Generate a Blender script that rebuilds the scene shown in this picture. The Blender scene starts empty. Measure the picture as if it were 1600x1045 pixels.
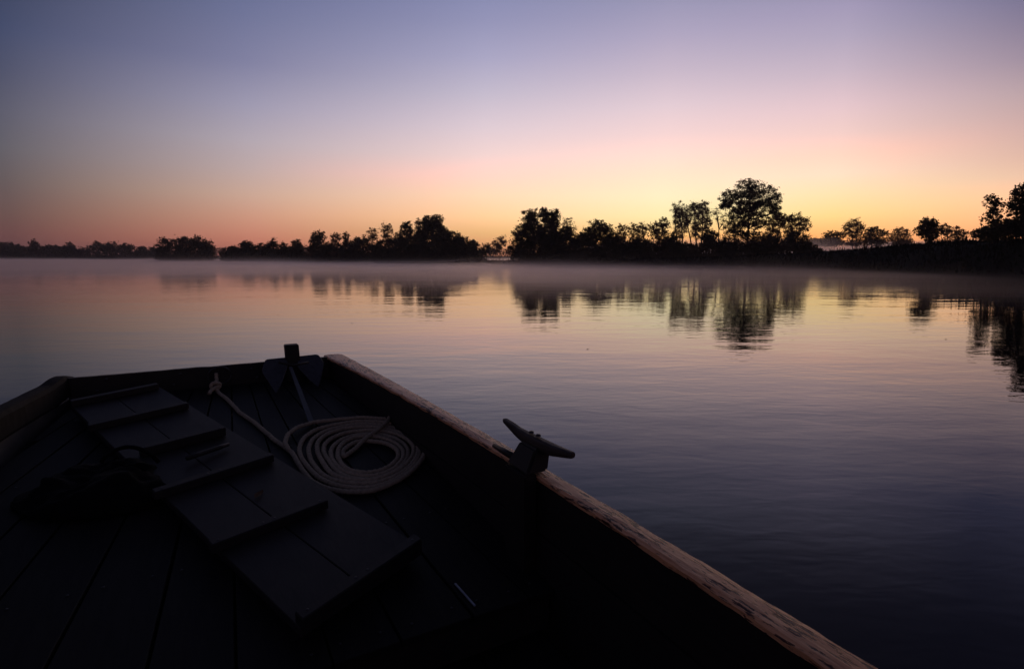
import bpy, math, random
import numpy as np
from mathutils import Vector

random.seed(7)
rng = np.random.default_rng(7)
scene = bpy.context.scene
COL = scene.collection

# ------------------------------------------------------------------ camera
FPX, IMW, IMH = 889.0, 1600.0, 1045.0            # focal length in photo pixels (20 mm on full frame)
PITCH = math.atan(120.5 / FPX)
EYE = np.array([0.0, 0.0, 2.0])
cam = bpy.data.cameras.new('camera')
cam.sensor_width = 36.0
cam.lens = FPX / IMW * 36.0
cam.clip_start = 0.05
cam.clip_end = 6000
cam_o = bpy.data.objects.new('camera', cam)
COL.objects.link(cam_o)
cam_o.location = EYE
cam_o.rotation_euler = (math.pi / 2 - PITCH, 0, 0)
scene.camera = cam_o

# ------------------------------------------------------------------ world: dawn sky
SUN_AZ = math.radians(18)      # degrees to the right of +Y
SUN_EL = math.radians(-2.0)     # the sun has not risen yet
world = bpy.data.worlds.new('World')
scene.world = world
world.use_nodes = True
wn, wl = world.node_tree.nodes, world.node_tree.links
wn.clear()
w_out = wn.new('ShaderNodeOutputWorld')
w_bg = wn.new('ShaderNodeBackground')
w_bg.inputs['Strength'].default_value = 1.0
wl.new(w_bg.outputs[0], w_out.inputs[0])
w_tc = wn.new('ShaderNodeTexCoord')
w_sep = wn.new('ShaderNodeSeparateXYZ')
wl.new(w_tc.outputs['Generated'], w_sep.inputs[0])


def wmath(op, a, b=None, c=None, clamp=False):
    n = wn.new('ShaderNodeMath')
    n.operation = op
    n.use_clamp = clamp
    for i, v in enumerate((a, b, c)):
        if v is None:
            continue
        if isinstance(v, (int, float)):
            n.inputs[i].default_value = v
        else:
            wl.new(v, n.inputs[i])
    return n.outputs[0]


def lin(c):
    return tuple(((v / 255.0 + 0.055) / 1.055) ** 2.4 if v > 10 else v / 255.0 / 12.92 for v in c)


el = wmath('ARCSINE', w_sep.outputs['Z'])
el01 = wmath('DIVIDE', el, math.pi / 2, clamp=True)
az = wmath('MULTIPLY', wmath('ARCTAN2', w_sep.outputs['X'], w_sep.outputs['Y']), 180 / math.pi)

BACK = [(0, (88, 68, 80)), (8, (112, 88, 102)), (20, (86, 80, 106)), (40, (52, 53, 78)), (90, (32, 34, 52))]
SKY = [
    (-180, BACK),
    (-75, [(0, (90, 62, 66)), (6, (104, 82, 88)), (15, (80, 78, 100)), (30, (50, 52, 76)), (90, (32, 34, 52))]),
    (-41, [(0, (100, 62, 64)), (1.6, (112, 74, 72)), (3.2, (110, 84, 80)), (5.6, (104, 92, 93)), (8, (100, 97, 105)),
           (10.5, (92, 92, 108)), (13.3, (76, 80, 104)), (16, (64, 73, 103)), (19, (56, 64, 90)), (33, (40, 44, 66)), (90, (32, 34, 52))]),
    (-24, [(0, (200, 112, 92)), (1.9, (212, 138, 114)), (3.7, (214, 158, 133)), (5.5, (210, 172, 153)), (7.8, (195, 172, 170)),
           (10.2, (182, 170, 180)), (13.1, (160, 155, 178)), (16.4, (130, 130, 162)), (20, (112, 117, 152)), (23, (100, 107, 145)),
           (38, (50, 52, 76)), (90, (32, 34, 52))]),
    (-2.6, [(0, (245, 152, 104)), (2.4, (253, 196, 132)), (4, (255, 220, 164)), (6, (255, 227, 190)), (7.8, (255, 222, 205)),
            (9.7, (250, 218, 214)), (12.2, (228, 208, 216)), (15.2, (200, 190, 208)), (18.2, (172, 168, 198)), (21.1, (150, 150, 185)),
            (24.4, (130, 135, 175)), (30, (84, 86, 116)), (40, (56, 58, 82)), (90, (32, 34, 52))]),
    (14.5, [(0, (255, 160, 96)), (2, (255, 214, 130)), (3.8, (255, 247, 182)), (5.7, (255, 249, 204)), (7.6, (255, 239, 208)),
            (9.4, (255, 230, 215)), (11.3, (252, 218, 216)), (13.7, (232, 208, 216)), (16.5, (205, 188, 205)), (19.5, (178, 168, 195)),
            (21.7, (160, 155, 185)), (23.8, (145, 145, 175)), (30, (84, 84, 110)), (40, (58, 58, 82)), (90, (32, 34, 52))]),
    (29, [(0, (255, 150, 92)), (1.6, (255, 194, 112)), (3.6, (255, 232, 152)), (5.3, (255, 237, 182)), (7.0, (255, 234, 204)),
          (8.6, (255, 222, 200)), (10.3, (250, 212, 205)), (12.4, (235, 203, 208)), (15.1, (205, 185, 200)), (17.7, (180, 168, 192)),
          (19.8, (165, 155, 185)), (21.7, (150, 145, 175)), (28, (88, 86, 112)), (38, (58, 58, 80)), (90, (32, 34, 52))]),
    (41, [(0, (245, 150, 95)), (2.5, (255, 200, 140)), (4.4, (255, 212, 165)), (5.8, (248, 205, 175)), (7.3, (232, 190, 172)),
          (9.3, (215, 178, 172)), (11.7, (190, 165, 170)), (14, (160, 143, 160)), (16.3, (135, 125, 150)), (19, (105, 105, 140)), (26, (72, 72, 100)),
          (36, (52, 52, 76)), (90, (32, 34, 52))]),
    (75, [(0, (150, 98, 84)), (4, (158, 120, 108)), (9, (130, 108, 116)), (16, (88, 84, 108)), (30, (46, 48, 70)), (90, (32, 34, 52))]),
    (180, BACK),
]
prev = None
for k, (a_deg, stops) in enumerate(SKY):
    rp = wn.new('ShaderNodeValToRGB')
    rp.color_ramp.interpolation = 'LINEAR'
    while len(rp.color_ramp.elements) < len(stops):
        rp.color_ramp.elements.new(0.5)
    for e_, (d_, c_) in zip(rp.color_ramp.elements, stops):
        e_.position = d_ / 90.0
        r_, g_, b_ = lin(c_)
        if c_[0] == 255:          # the glow is brighter than the film's white in red
            r_ = 1.1 + 1.0 * (1 - c_[1] / 255.0)
        e_.color = (r_, g_, b_, 1)
    wl.new(el01, rp.inputs[0])
    if prev is None:
        prev = rp.outputs[0]
    else:
        mr = wn.new('ShaderNodeMapRange')
        mr.interpolation_type = 'LINEAR'
        mr.inputs['From Min'].default_value = SKY[k - 1][0]
        mr.inputs['From Max'].default_value = a_deg
        wl.new(az, mr.inputs['Value'])
        mx = wn.new('ShaderNodeMix')
        mx.data_type = 'RGBA'
        wl.new(mr.outputs[0], mx.inputs[0])
        wl.new(prev, mx.inputs[6])
        wl.new(rp.outputs[0], mx.inputs[7])
        prev = mx.outputs[2]
sky = wn.new('ShaderNodeTexSky')
sky.sky_type = 'NISHITA'
sky.sun_disc = False
sky.sun_elevation = SUN_EL
sky.sun_rotation = SUN_AZ
nis = wn.new('ShaderNodeVectorMath')
nis.operation = 'SCALE'
nis.inputs['Scale'].default_value = 0.004
wl.new(sky.outputs[0], nis.inputs[0])
add = wn.new('ShaderNodeVectorMath')
add.operation = 'ADD'
wl.new(prev, add.inputs[0])
wl.new(nis.outputs[0], add.inputs[1])
wl.new(add.outputs[0], w_bg.inputs['Color'])

# ------------------------------------------------------------------ sun: still below the horizon, the ground hides it
sun = bpy.data.lights.new('sun', 'SUN')
sun.energy = 0.3
sun.angle = math.radians(0.5)
sun.color = (1.0, 0.62, 0.36)
sun_o = bpy.data.objects.new('sun', sun)
COL.objects.link(sun_o)
sd = Vector((math.sin(SUN_AZ) * math.cos(SUN_EL), math.cos(SUN_AZ) * math.cos(SUN_EL), math.sin(SUN_EL)))
sun_o.rotation_euler = sd.to_track_quat('Z', 'Y').to_euler()
sun_o.location = sd * 80

scene.view_settings.view_transform = 'Standard'
scene.view_settings.look = 'None'
scene.view_settings.exposure = 0.0
scene.view_settings.gamma = 1.0
scene.render.engine = 'CYCLES'
scene.cycles.use_denoising = True
scene.cycles.volume_bounces = 4
scene.cycles.max_bounces = 8
scene.cycles.transparent_max_bounces = 8
scene.cycles.volume_step_rate = 1.0
scene.cycles.volume_max_steps = 256


# ------------------------------------------------------------------ survey helpers: photo bearings to places
def ray(x, y):
    c = (x - IMW / 2, FPX, -(y - IMH / 2))
    cp, sp = math.cos(PITCH), math.sin(PITCH)
    return np.array([c[0], c[1] * cp + c[2] * sp, -c[1] * sp + c[2] * cp]) / FPX


def at(x, y, depth):
    r = ray(x, y)
    return EYE + r * (depth / r[1])


# boat frame: u across (to the right), v along (towards the bow), w up from the gunwale plane
BA = math.radians(29)
AX = np.array([-math.sin(BA), math.cos(BA), 0.0])
CX = np.array([math.cos(BA), math.sin(BA), 0.0])
NX = np.array([0.0, 0.0, 1.0])
EH = 0.90                       # eye above the gunwale
ORG = EYE - NX * EH             # origin of the boat frame


def B(u, v, w):
    return ORG + CX * u + AX * v + NX * w


def bp(x, y, w=0.0):            # point of the boat at height w
    r = ray(x, y)
    t = (w - EH) / r[2]
    q = r * t
    return float(q @ CX), float(q @ AX)


FV, FW, FS = 5.25, -0.17, 0.072  # floor: height FW at v = FV, rising towards the bow


def floor_w(v):
    return FW + FS * (v - FV)


def fp(x, y, off=0.0):          # point of the sloping floor (plus off)
    r = ray(x, y)
    rv, rz = float(r @ AX), r[2]
    # t*rz = EH0 + FS*t*rv
    t = (-EH + FW - FS * FV + off) / (rz - FS * rv)
    q = r * t
    return float(q @ CX), float(q @ AX)


def vp(x, y, v):                # point in the cross plane at distance v
    r = ray(x, y)
    t = v / float(r @ AX)
    q = r * t
    return float(q @ CX), float(q[2] + EH)


# ------------------------------------------------------------------ materials
def new_mat(name):
    m = bpy.data.materials.new(name)
    m.use_nodes = True
    nt = m.node_tree
    return m, nt, nt.nodes['Principled BSDF']


def N(nt, t, **kw):
    n = nt.nodes.new(t)
    for k, v in kw.items():
        setattr(n, k, v)
    return n


def ramp(nt, src, stops):
    r = N(nt, 'ShaderNodeValToRGB')
    while len(r.color_ramp.elements) < len(stops):
        r.color_ramp.elements.new(0.5)
    for e_, (p_, c_) in zip(r.color_ramp.elements, stops):
        e_.position = p_
        e_.color = (*c_, 1)
    nt.links.new(src, r.inputs[0])
    return r.outputs[0]


def noise(nt, vec, scale, detail=4, rough=0.55, dist=0.0):
    n = N(nt, 'ShaderNodeTexNoise')
    n.inputs['Scale'].default_value = scale
    n.inputs['Detail'].default_value = detail
    n.inputs['Roughness'].default_value = rough
    n.inputs['Distortion'].default_value = dist
    if vec is not None:
        nt.links.new(vec, n.inputs['Vector'])
    return n.outputs['Fac']


def boat_coords(nt, stretch):
    """position turned into the boat's axes and stretched along the grain"""
    g = N(nt, 'ShaderNodeNewGeometry')
    mp = N(nt, 'ShaderNodeMapping', vector_type='TEXTURE')
    mp.inputs['Rotation'].default_value = (0, 0, BA)
    nt.links.new(g.outputs['Position'], mp.inputs['Vector'])
    mp2 = N(nt, 'ShaderNodeMapping')
    mp2.inputs['Scale'].default_value = stretch
    nt.links.new(mp.outputs[0], mp2.inputs['Vector'])
    return mp2.outputs[0]


def wood(name, dark, light, rough=0.6, grain=40.0, stretch=(1, 0.06, 1), bump=0.002, spots=None, spec=0.3):
    m, nt, b = new_mat(name)
    v = boat_coords(nt, stretch)
    n1 = noise(nt, v, grain, 5, 0.6, 0.6)
    g = N(nt, 'ShaderNodeNewGeometry')
    n2 = noise(nt, g.outputs['Position'], 5.0, 3)
    info = N(nt, 'ShaderNodeObjectInfo')
    mixf = N(nt, 'ShaderNodeMath', operation='MULTIPLY_ADD')
    nt.links.new(n2, mixf.inputs[0])
    mixf.inputs[1].default_value = 0.5
    nt.links.new(n1, mixf.inputs[2])
    rnd = N(nt, 'ShaderNodeMath', operation='MULTIPLY_ADD')
    nt.links.new(info.outputs['Random'], rnd.inputs[0])
    rnd.inputs[1].default_value = 0.22
    nt.links.new(mixf.outputs[0], rnd.inputs[2])
    col = ramp(nt, rnd.outputs[0], [(0.45, dark), (1.15 if False else 1.0, light)])
    if spots:
        s = noise(nt, boat_coords(nt, spots[1]), spots[0], 4, 0.65)
        low = noise(nt, boat_coords(nt, (1, 0.35, 1)), 9.0, 3, 0.6)
        lm = N(nt, 'ShaderNodeMath', operation='MULTIPLY_ADD')
        nt.links.new(low, lm.inputs[0])
        lm.inputs[1].default_value = 0.42
        nt.links.new(s, lm.inputs[2])
        sb_ = N(nt, 'ShaderNodeMath', operation='SUBTRACT')
        nt.links.new(lm.outputs[0], sb_.inputs[0])
        sb_.inputs[1].default_value = 0.21
        s = sb_.outputs[0]
        msk = ramp(nt, s, [(spots[2], (1, 1, 1)), (spots[2] + 0.05, (0, 0, 0))])
        mx = N(nt, 'ShaderNodeMix', data_type='RGBA')
        nt.links.new(msk, mx.inputs[0])
        nt.links.new(col, mx.inputs[6])
        mx.inputs[7].default_value = (*spots[3], 1)
        col = mx.outputs[2]
        # dents are also lower than the worn top
        h = N(nt, 'ShaderNodeMath', operation='SUBTRACT')
        nt.links.new(n1, h.inputs[0])
        nt.links.new(msk, h.inputs[1])
        hsrc = h.outputs[0]
    else:
        hsrc = n1
    nt.links.new(col, b.inputs['Base Color'])
    b.inputs['Roughness'].default_value = rough
    b.inputs['Specular IOR Level'].default_value = spec
    bm_ = N(nt, 'ShaderNodeBump')
    bm_.inputs['Strength'].default_value = 0.7
    bm_.inputs['Distance'].default_value = bump
    nt.links.new(hsrc, bm_.inputs['Height'])
    nt.links.new(bm_.outputs[0], b.inputs['Normal'])
    return m


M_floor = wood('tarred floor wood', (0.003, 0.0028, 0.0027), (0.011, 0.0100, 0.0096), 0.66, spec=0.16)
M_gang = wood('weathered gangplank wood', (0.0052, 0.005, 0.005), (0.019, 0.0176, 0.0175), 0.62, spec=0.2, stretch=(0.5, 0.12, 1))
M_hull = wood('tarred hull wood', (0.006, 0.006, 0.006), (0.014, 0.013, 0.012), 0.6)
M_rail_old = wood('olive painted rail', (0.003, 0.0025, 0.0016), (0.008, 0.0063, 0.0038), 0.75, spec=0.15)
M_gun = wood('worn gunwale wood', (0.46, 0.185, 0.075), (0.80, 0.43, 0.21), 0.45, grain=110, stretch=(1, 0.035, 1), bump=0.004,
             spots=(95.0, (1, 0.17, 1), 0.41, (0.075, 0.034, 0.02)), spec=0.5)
M_cleat = wood('old oak cleat', (0.008, 0.007, 0.0065), (0.05, 0.038, 0.031), 0.6, grain=60, bump=0.002)


def plain(name, col, rough=0.5, metal=0.0, nscale=12.0, var=0.35, bump=0.0):
    m, nt, b = new_mat(name)
    g = N(nt, 'ShaderNodeNewGeometry')
    n = noise(nt, g.outputs['Position'], nscale, 5, 0.6)
    c0 = tuple(c * (1 - var) for c in col)
    c1 = tuple(c * (1 + var) for c in col)
    nt.links.new(ramp(nt, n, [(0.3, c0), (0.7, c1)]), b.inputs['Base Color'])
    b.inputs['Roughness'].default_value = rough
    b.inputs['Metallic'].default_value = metal
    if rough > 0.8:
        b.inputs['Specular IOR Level'].default_value = 0.1
    if bump:
        bb = N(nt, 'ShaderNodeBump')
        bb.inputs['Distance'].default_value = bump
        nt.links.new(n, bb.inputs['Height'])
        nt.links.new(bb.outputs[0], b.inputs['Normal'])
    return m


M_steel = plain('galvanised steel', (0.035, 0.038, 0.046), 0.55, 0.2, 30)
M_iron = plain('dark iron', (0.05, 0.05, 0.055), 0.45, 0.7, 40)
M_rope = plain('hemp rope', (0.29, 0.245, 0.175), 0.85, 0, 60, 0.3)
M_bag = plain('black canvas', (0.0035, 0.0035, 0.004), 0.9, 0, 30, 0.3, 0.004)
M_bright = plain('bare metal strip', (0.22, 0.24, 0.28), 0.35, 0.6, 30, 0.2)
M_bark = plain('bark', (0.030, 0.023, 0.018), 0.9, 0, 4)
M_pale_bark = plain('pale bark', (0.16, 0.125, 0.10), 0.9, 0, 4)
M_grass = plain('bank grass', (0.009, 0.0105, 0.006), 0.9, 0, 0.6, 0.4)
M_soil = plain('bank soil', (0.020, 0.018, 0.012), 0.95, 0, 0.4, 0.4, 0.1)


def leaf_mat(name, c0, c1, trans=0.25):
    m, nt, b = new_mat(name)
    g = N(nt, 'ShaderNodeNewGeometry')
    n = noise(nt, g.outputs['Position'], 0.7, 3)
    col = ramp(nt, n, [(0.3, c0), (0.7, c1)])
    nt.links.new(col, b.inputs['Base Color'])
    b.inputs['Roughness'].default_value = 0.75
    b.inputs['Specular IOR Level'].default_value = 0.2
    tr = N(nt, 'ShaderNodeBsdfTranslucent')
    nt.links.new(col, tr.inputs['Color'])
    mx = N(nt, 'ShaderNodeMixShader')
    mx.inputs[0].default_value = trans
    nt.links.new(b.outputs[0], mx.inputs[1])
    nt.links.new(tr.outputs[0], mx.inputs[2])
    nt.links.new(mx.outputs[0], nt.nodes['Material Output'].inputs['Surface'])
    return m


M_leaf = leaf_mat('dark green leaves', (0.040, 0.037, 0.018), (0.080, 0.066, 0.032), 0.4)
M_leaf_brown = leaf_mat('autumn leaves', (0.11, 0.065, 0.036), (0.19, 0.11, 0.06), 0.55)
M_leaf_pale = leaf_mat('pale autumn leaves', (0.24, 0.15, 0.10), (0.38, 0.25, 0.16), 0.6)

# water
M_water, nt, b = new_mat('river water')
b.inputs['Base Color'].default_value = (0.002, 0.0022, 0.003, 1)
b.inputs['Roughness'].default_value = 0.015
b.inputs['IOR'].default_value = 1.34
g = N(nt, 'ShaderNodeNewGeometry')
mpa = N(nt, 'ShaderNodeMapping')
mpa.inputs['Rotation'].default_value = (0, 0, math.radians(8))
mpa.inputs['Scale'].default_value = (0.45, 1, 1)
nt.links.new(g.outputs['Position'], mpa.inputs['Vector'])
mpb = N(nt, 'ShaderNodeMapping')
mpb.inputs['Rotation'].default_value = (0, 0, math.radians(-14))
mpb.inputs['Scale'].default_value = (0.35, 1, 1)
nt.links.new(g.outputs['Position'], mpb.inputs['Vector'])
r0 = noise(nt, mpb.outputs[0], 9.5, 1, 0.5)
r1 = noise(nt, mpa.outputs[0], 4.2, 2, 0.5, 0.3)
r2 = noise(nt, mpb.outputs[0], 1.1, 1, 0.5)
r3 = noise(nt, mpb.outputs[0], 0.30, 1, 0.5)
patch = noise(nt, mpb.outputs[0], 0.07, 2, 0.6)
pm = N(nt, 'ShaderNodeMapRange')
pm.inputs['From Min'].default_value = 0.35
pm.inputs['From Max'].default_value = 0.65
pm.inputs['To Min'].default_value = 0.3
pm.inputs['To Max'].default_value = 1.5
nt.links.new(patch, pm.inputs['Value'])


def mul(a, v):
    n = N(nt, 'ShaderNodeMath', operation='MULTIPLY')
    nt.links.new(a, n.inputs[0])
    if isinstance(v, float):
        n.inputs[1].default_value = v
    else:
        nt.links.new(v, n.inputs[1])
    return n.outputs[0]


def plus(a, c):
    n = N(nt, 'ShaderNodeMath', operation='ADD')
    nt.links.new(a, n.inputs[0])
    nt.links.new(c, n.inputs[1])
    return n.outputs[0]


hgt = plus(plus(mul(plus(mul(r1, 0.0035), mul(r0, 0.0008)), pm.outputs[0]), mul(r2, 0.0075)), mul(r3, 0.016))
bmp = N(nt, 'ShaderNodeBump')
bmp.inputs['Strength'].default_value = 1.0
bmp.inputs['Distance'].default_value = 1.0
nt.links.new(hgt, bmp.inputs['Height'])
nt.links.new(bmp.outputs[0], b.inputs['Normal'])


# ------------------------------------------------------------------ mesh helpers
def build(name, verts, faces, mat, parent=None, smooth=False):
    me = bpy.data.meshes.new(name)
    off = np.array(parent.location) if parent is not None else np.zeros(3)
    if parent is not None and parent.parent is not None:
        off = off + np.array(parent.parent.location)
    v = np.asarray(verts, dtype=float) - off
    me.from_pydata([tuple(p) for p in v], [], [tuple(f) for f in faces])
    me.materials.append(mat)
    if smooth:
        me.polygons.foreach_set('use_smooth', [True] * len(me.polygons))
    me.update()
    o = bpy.data.objects.new(name, me)
    COL.objects.link(o)
    if parent is not None:
        o.parent = parent
    return o


def build_quads(name, V, mat, parent=None):
    """V: (n,4,3) separate quads, fast"""
    n = V.shape[0]
    off = np.array(parent.location) if parent is not None else np.zeros(3)
    me = bpy.data.meshes.new(name)
    me.vertices.add(4 * n)
    me.vertices.foreach_set('co', (V - off).astype(np.float32).ravel())
    me.loops.add(4 * n)
    me.loops.foreach_set('vertex_index', np.arange(4 * n, dtype=np.int32))
    me.polygons.add(n)
    me.polygons.foreach_set('loop_start', np.arange(0, 4 * n, 4, dtype=np.int32))
    me.polygons.foreach_set('loop_total', np.full(n, 4, dtype=np.int32))
    me.materials.append(mat)
    me.update()
    me.validate()
    o = bpy.data.objects.new(name, me)
    COL.objects.link(o)
    if parent is not None:
        o.parent = parent
    return o


def thing(name, label, cat, loc, group=None):
    o = bpy.data.objects.new(name, None)
    COL.objects.link(o)
    o.location = tuple(loc)
    o.empty_display_size = 0.2
    tag(o, label, cat, group)
    return o


def tag(o, label=None, cat=None, group=None, kind=None):
    for k, v in (('label', label), ('category', cat), ('group', group), ('kind', kind)):
        if v:
            o[k] = v
    return o


class MB:
    def __init__(self):
        self.v, self.f = [], []

    def add(self, vs, fs):
        k = len(self.v)
        self.v += [tuple(p) for p in vs]
        self.f += [tuple(i + k for i in f) for f in fs]

    def tube(self, pts, radii, n=8, cap=True):
        vs, fs = tube_mesh(pts, radii, n, cap)
        self.add(vs, fs)

    def build(self, name, mat, parent=None, smooth=False):
        return build(name, self.v, self.f, mat, parent, smooth)


def frames(pts):
    pts = np.asarray(pts, float)
    T = np.gradient(pts, axis=0)
    T /= np.linalg.norm(T, axis=1)[:, None] + 1e-12
    up = np.array([0, 0, 1.0]) if abs(T[0][2]) < 0.9 else np.array([1.0, 0, 0])
    S = np.cross(T[0], up)
    S /= np.linalg.norm(S)
    out = []
    for t in T:
        S = S - t * (S @ t)
        S /= np.linalg.norm(S)
        out.append((S.copy(), np.cross(S, t)))
    return out


def tube_mesh(pts, radii, n=8, cap=True):
    fr = frames(pts)
    vs, fs = [], []
    if np.isscalar(radii):
        radii = [radii] * len(pts)
    for p, r, (s, u) in zip(pts, radii, fr):
        for k in range(n):
            a = 2 * math.pi * k / n
            vs.append(np.asarray(p) + r * (s * math.cos(a) + u * math.sin(a)))
    for i in range(len(pts) - 1):
        for k in range(n):
            fs.append((i * n + k, i * n + (k + 1) % n, (i + 1) * n + (k + 1) % n, (i + 1) * n + k))
    if cap:
        fs.append(tuple(range(n - 1, -1, -1)))
        fs.append(tuple((len(pts) - 1) * n + k for k in range(n)))
    return vs, fs


def prism_mesh(poly_top, poly_bot):
    """two matching rings of points -> closed prism, edges bevelled a little by an inset ring"""
    n = len(poly_top)
    vs = list(poly_top) + list(poly_bot)
    fs = [tuple(range(n)), tuple(range(2 * n - 1, n - 1, -1))]
    for k in range(n):
        j = (k + 1) % n
        fs.append((k, n + k, n + j, j))
    return vs, fs


def bevel(o, width, seg=1):
    import bmesh
    bm = bmesh.new()
    bm.from_mesh(o.data)
    bmesh.ops.recalc_face_normals(bm, faces=bm.faces)
    bmesh.ops.bevel(bm, geom=[e for e in bm.edges], offset=width, segments=seg, affect='EDGES', clamp_overlap=True)
    bm.to_mesh(o.data)
    bm.free()


def plank(name, uv_ring, wtop, thick, mat, parent, bev=0.003):
    """wtop: a number or a function (u, v) -> w"""
    fn = wtop if callable(wtop) else (lambda u, v: wtop)
    top = [B(u, v, fn(u, v)) for u, v in uv_ring]
    bot = [B(u, v, fn(u, v) - thick) for u, v in uv_ring]
    vs, fs = prism_mesh(top, bot)
    o = build(name, vs, fs, mat, parent)
    if bev:
        bevel(o, bev)
    else:
        import bmesh
        bm = bmesh.new()
        bm.from_mesh(o.data)
        bmesh.ops.recalc_face_normals(bm, faces=bm.faces)
        bm.to_mesh(o.data)
        bm.free()
    return o


def vnoise(p, s, seed=0):
    from mathutils import noise as mn
    return mn.noise(Vector((p[0] * s + seed * 13.7, p[1] * s - seed * 7.1, p[2] * s + seed * 3.3)))


# ================================================================== SETTING
# river
S = 3000.0
water = build('river_water', [(-S, -S, 0), (S, -S, 0), (S, S, 0), (-S, S, 0)], [(0, 1, 2, 3)], M_water)
tag(water, kind='structure')
bed = build('river_bed', [(-S, -S, -1.5), (S, -S, -1.5), (S, S, -1.5), (-S, S, -1.5)], [(0, 1, 2, 3)], M_soil)
tag(bed, kind='structure')


def land(name, shore, profile, mat, rough=0.12):
    """shore: polyline of (x, y, crest height, inland direction); profile: list of (distance, fraction of crest height)"""
    V, F = [], []
    # resample
    pts = []
    for (a, c) in zip(shore[:-1], shore[1:]):
        L = math.hypot(c[0] - a[0], c[1] - a[1])
        n = max(2, int(L / 2.0))
        for k in range(n):
            t = k / n
            pts.append([a[i] + (c[i] - a[i]) * t for i in range(5)])
    pts.append(list(shore[-1]))
    m = len(profile)
    for (x, y, h, dx, dy) in pts:
        wob = vnoise((x, y, 0), 0.11, 3) * 1.6
        for j, (d, fr) in enumerate(profile):
            px, py = x + dx * (d + wob), y + dy * (d + wob)
            z = h * fr if fr > 0 else fr
            if fr > 0:
                z += rough * (vnoise((px, py, 0), 0.35, 1) + 0.6 * vnoise((px, py, 0), 1.1, 2)) * (1 + h * 0.3)
            V.append((px, py, z))
    for i in range(len(pts) - 1):
        for j in range(m - 1):
            F.append((i * m + j, i * m + j + 1, (i + 1) * m + j + 1, (i + 1) * m + j))
    o = build(name, V, F, mat, smooth=True)
    tag(o, kind='structure')
    return pts


# right-hand bank: comes from behind the frame on the right, runs away, turns to the left behind the tree line
SHORE = [(46, 6, 3.4, 1, 0), (47.5, 40, 3.6, 1, 0.05), (48.5, 56, 3.9, 0.98, 0.2), (51, 78, 3.9, 0.95, 0.3),
         (54, 98, 3.2, 0.85, 0.5), (53, 114, 2.6, 0.6, 0.8), (45, 128, 1.9, 0.35, 0.94), (28, 138, 1.5, 0.1, 1),
         (8, 143, 1.2, 0, 1), (-1.5, 148, 0.9, -0.5, 0.8), (-4, 160, 0.8, -0.9, 0.2), (-2, 176, 0.8, -1, 0)]
PROF = [(-3, -1.0), (0, 0.03), (1.2, 0.30), (3.0, 0.62), (5.5, 0.88), (8, 1.0), (11, 1.0), (15, 0.72), (22, 0.45), (40, 0.38)]
bank_pts = land('river_bank', SHORE, PROF, M_grass)
meadow = land('meadow', [(0, 152, 0.75, 0, 1), (60, 140, 0.85, 0, 1), (90, 90, 1.0, 0.5, 0.7), (120, 20, 1.0, 1, 0)],
              [(0, 0.6), (30, 1.0), (80, 1.0), (200, 1.0)], M_grass, 0.2)
ISLET = [(-104, 226, 0.5, 0, 1), (-92, 218, 0.7, 0, 1), (-50, 205, 0.8, 0, 1), (-20, 198, 0.8, 0, 1), (-8.5, 200, 0.5, 0.3, 1)]
land('islet', ISLET, [(-3, -1), (0, 0.05), (2, 0.7), (6, 1), (20, 1), (26, 0.1), (30, -1)], M_grass, 0.1)
land('small_islet', [(-166, 260, 0.4, 0, 1), (-155, 256, 0.6, 0, 1), (-140, 256, 0.6, 0, 1), (-130, 260, 0.4, 0, 1)],
     [(-3, -1), (0, 0.05), (2, 0.8), (5, 1), (16, 1), (20, 0.1), (24, -1)], M_grass, 0.1)
land('far_bank', [(-700, 420, 1.2, 0, 1), (-300, 455, 1.2, 0, 1), (0, 470, 1.2, 0, 1), (300, 420, 1.3, 0, 1), (700, 300, 1.3, 0, 1)],
     [(-4, -1), (0, 0.05), (4, 0.7), (15, 1), (200, 1.2), (900, 4)], M_grass, 0.2)


# ------------------------------------------------------------------ trees
def leaves(centres, size, seed):
    """one rhombic leaf spray per centre, turned at random"""
    r = np.random.default_rng(seed)
    n = len(centres)
    a = r.normal(size=(n, 3))
    a /= np.linalg.norm(a, axis=1)[:, None]
    c = np.cross(a, r.normal(size=(n, 3)))
    c /= np.linalg.norm(c, axis=1)[:, None]
    s = size * r.uniform(0.55, 1.35, n)[:, None]
    w = s * r.uniform(0.4, 0.75, n)[:, None]
    V = np.stack([centres - a * s * 0.5, centres + c * w * 0.5 + a * s * 0.08, centres + a * s * 0.5, centres - c * w * 0.5 + a * s * 0.08], axis=1)
    return V


def twig_prisms(P, Q, r0, r1):
    """three-sided twigs from P to Q as quads"""
    d = Q - P
    d /= np.linalg.norm(d, axis=1)[:, None] + 1e-9
    s = np.cross(d, np.array([0.31, 0.22, 0.93]))
    s /= np.linalg.norm(s, axis=1)[:, None] + 1e-9
    u = np.cross(d, s)
    out = []
    ang = [0, 2 * math.pi / 3, 4 * math.pi / 3]
    off = [s * math.cos(a) + u * math.sin(a) for a in ang]
    for k in range(3):
        j = (k + 1) % 3
        out.append(np.stack([P + off[k] * r0, P + off[j] * r0, Q + off[j] * r1, Q + off[k] * r1], axis=1))
    return np.concatenate(out)


SEED = [100]


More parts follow.
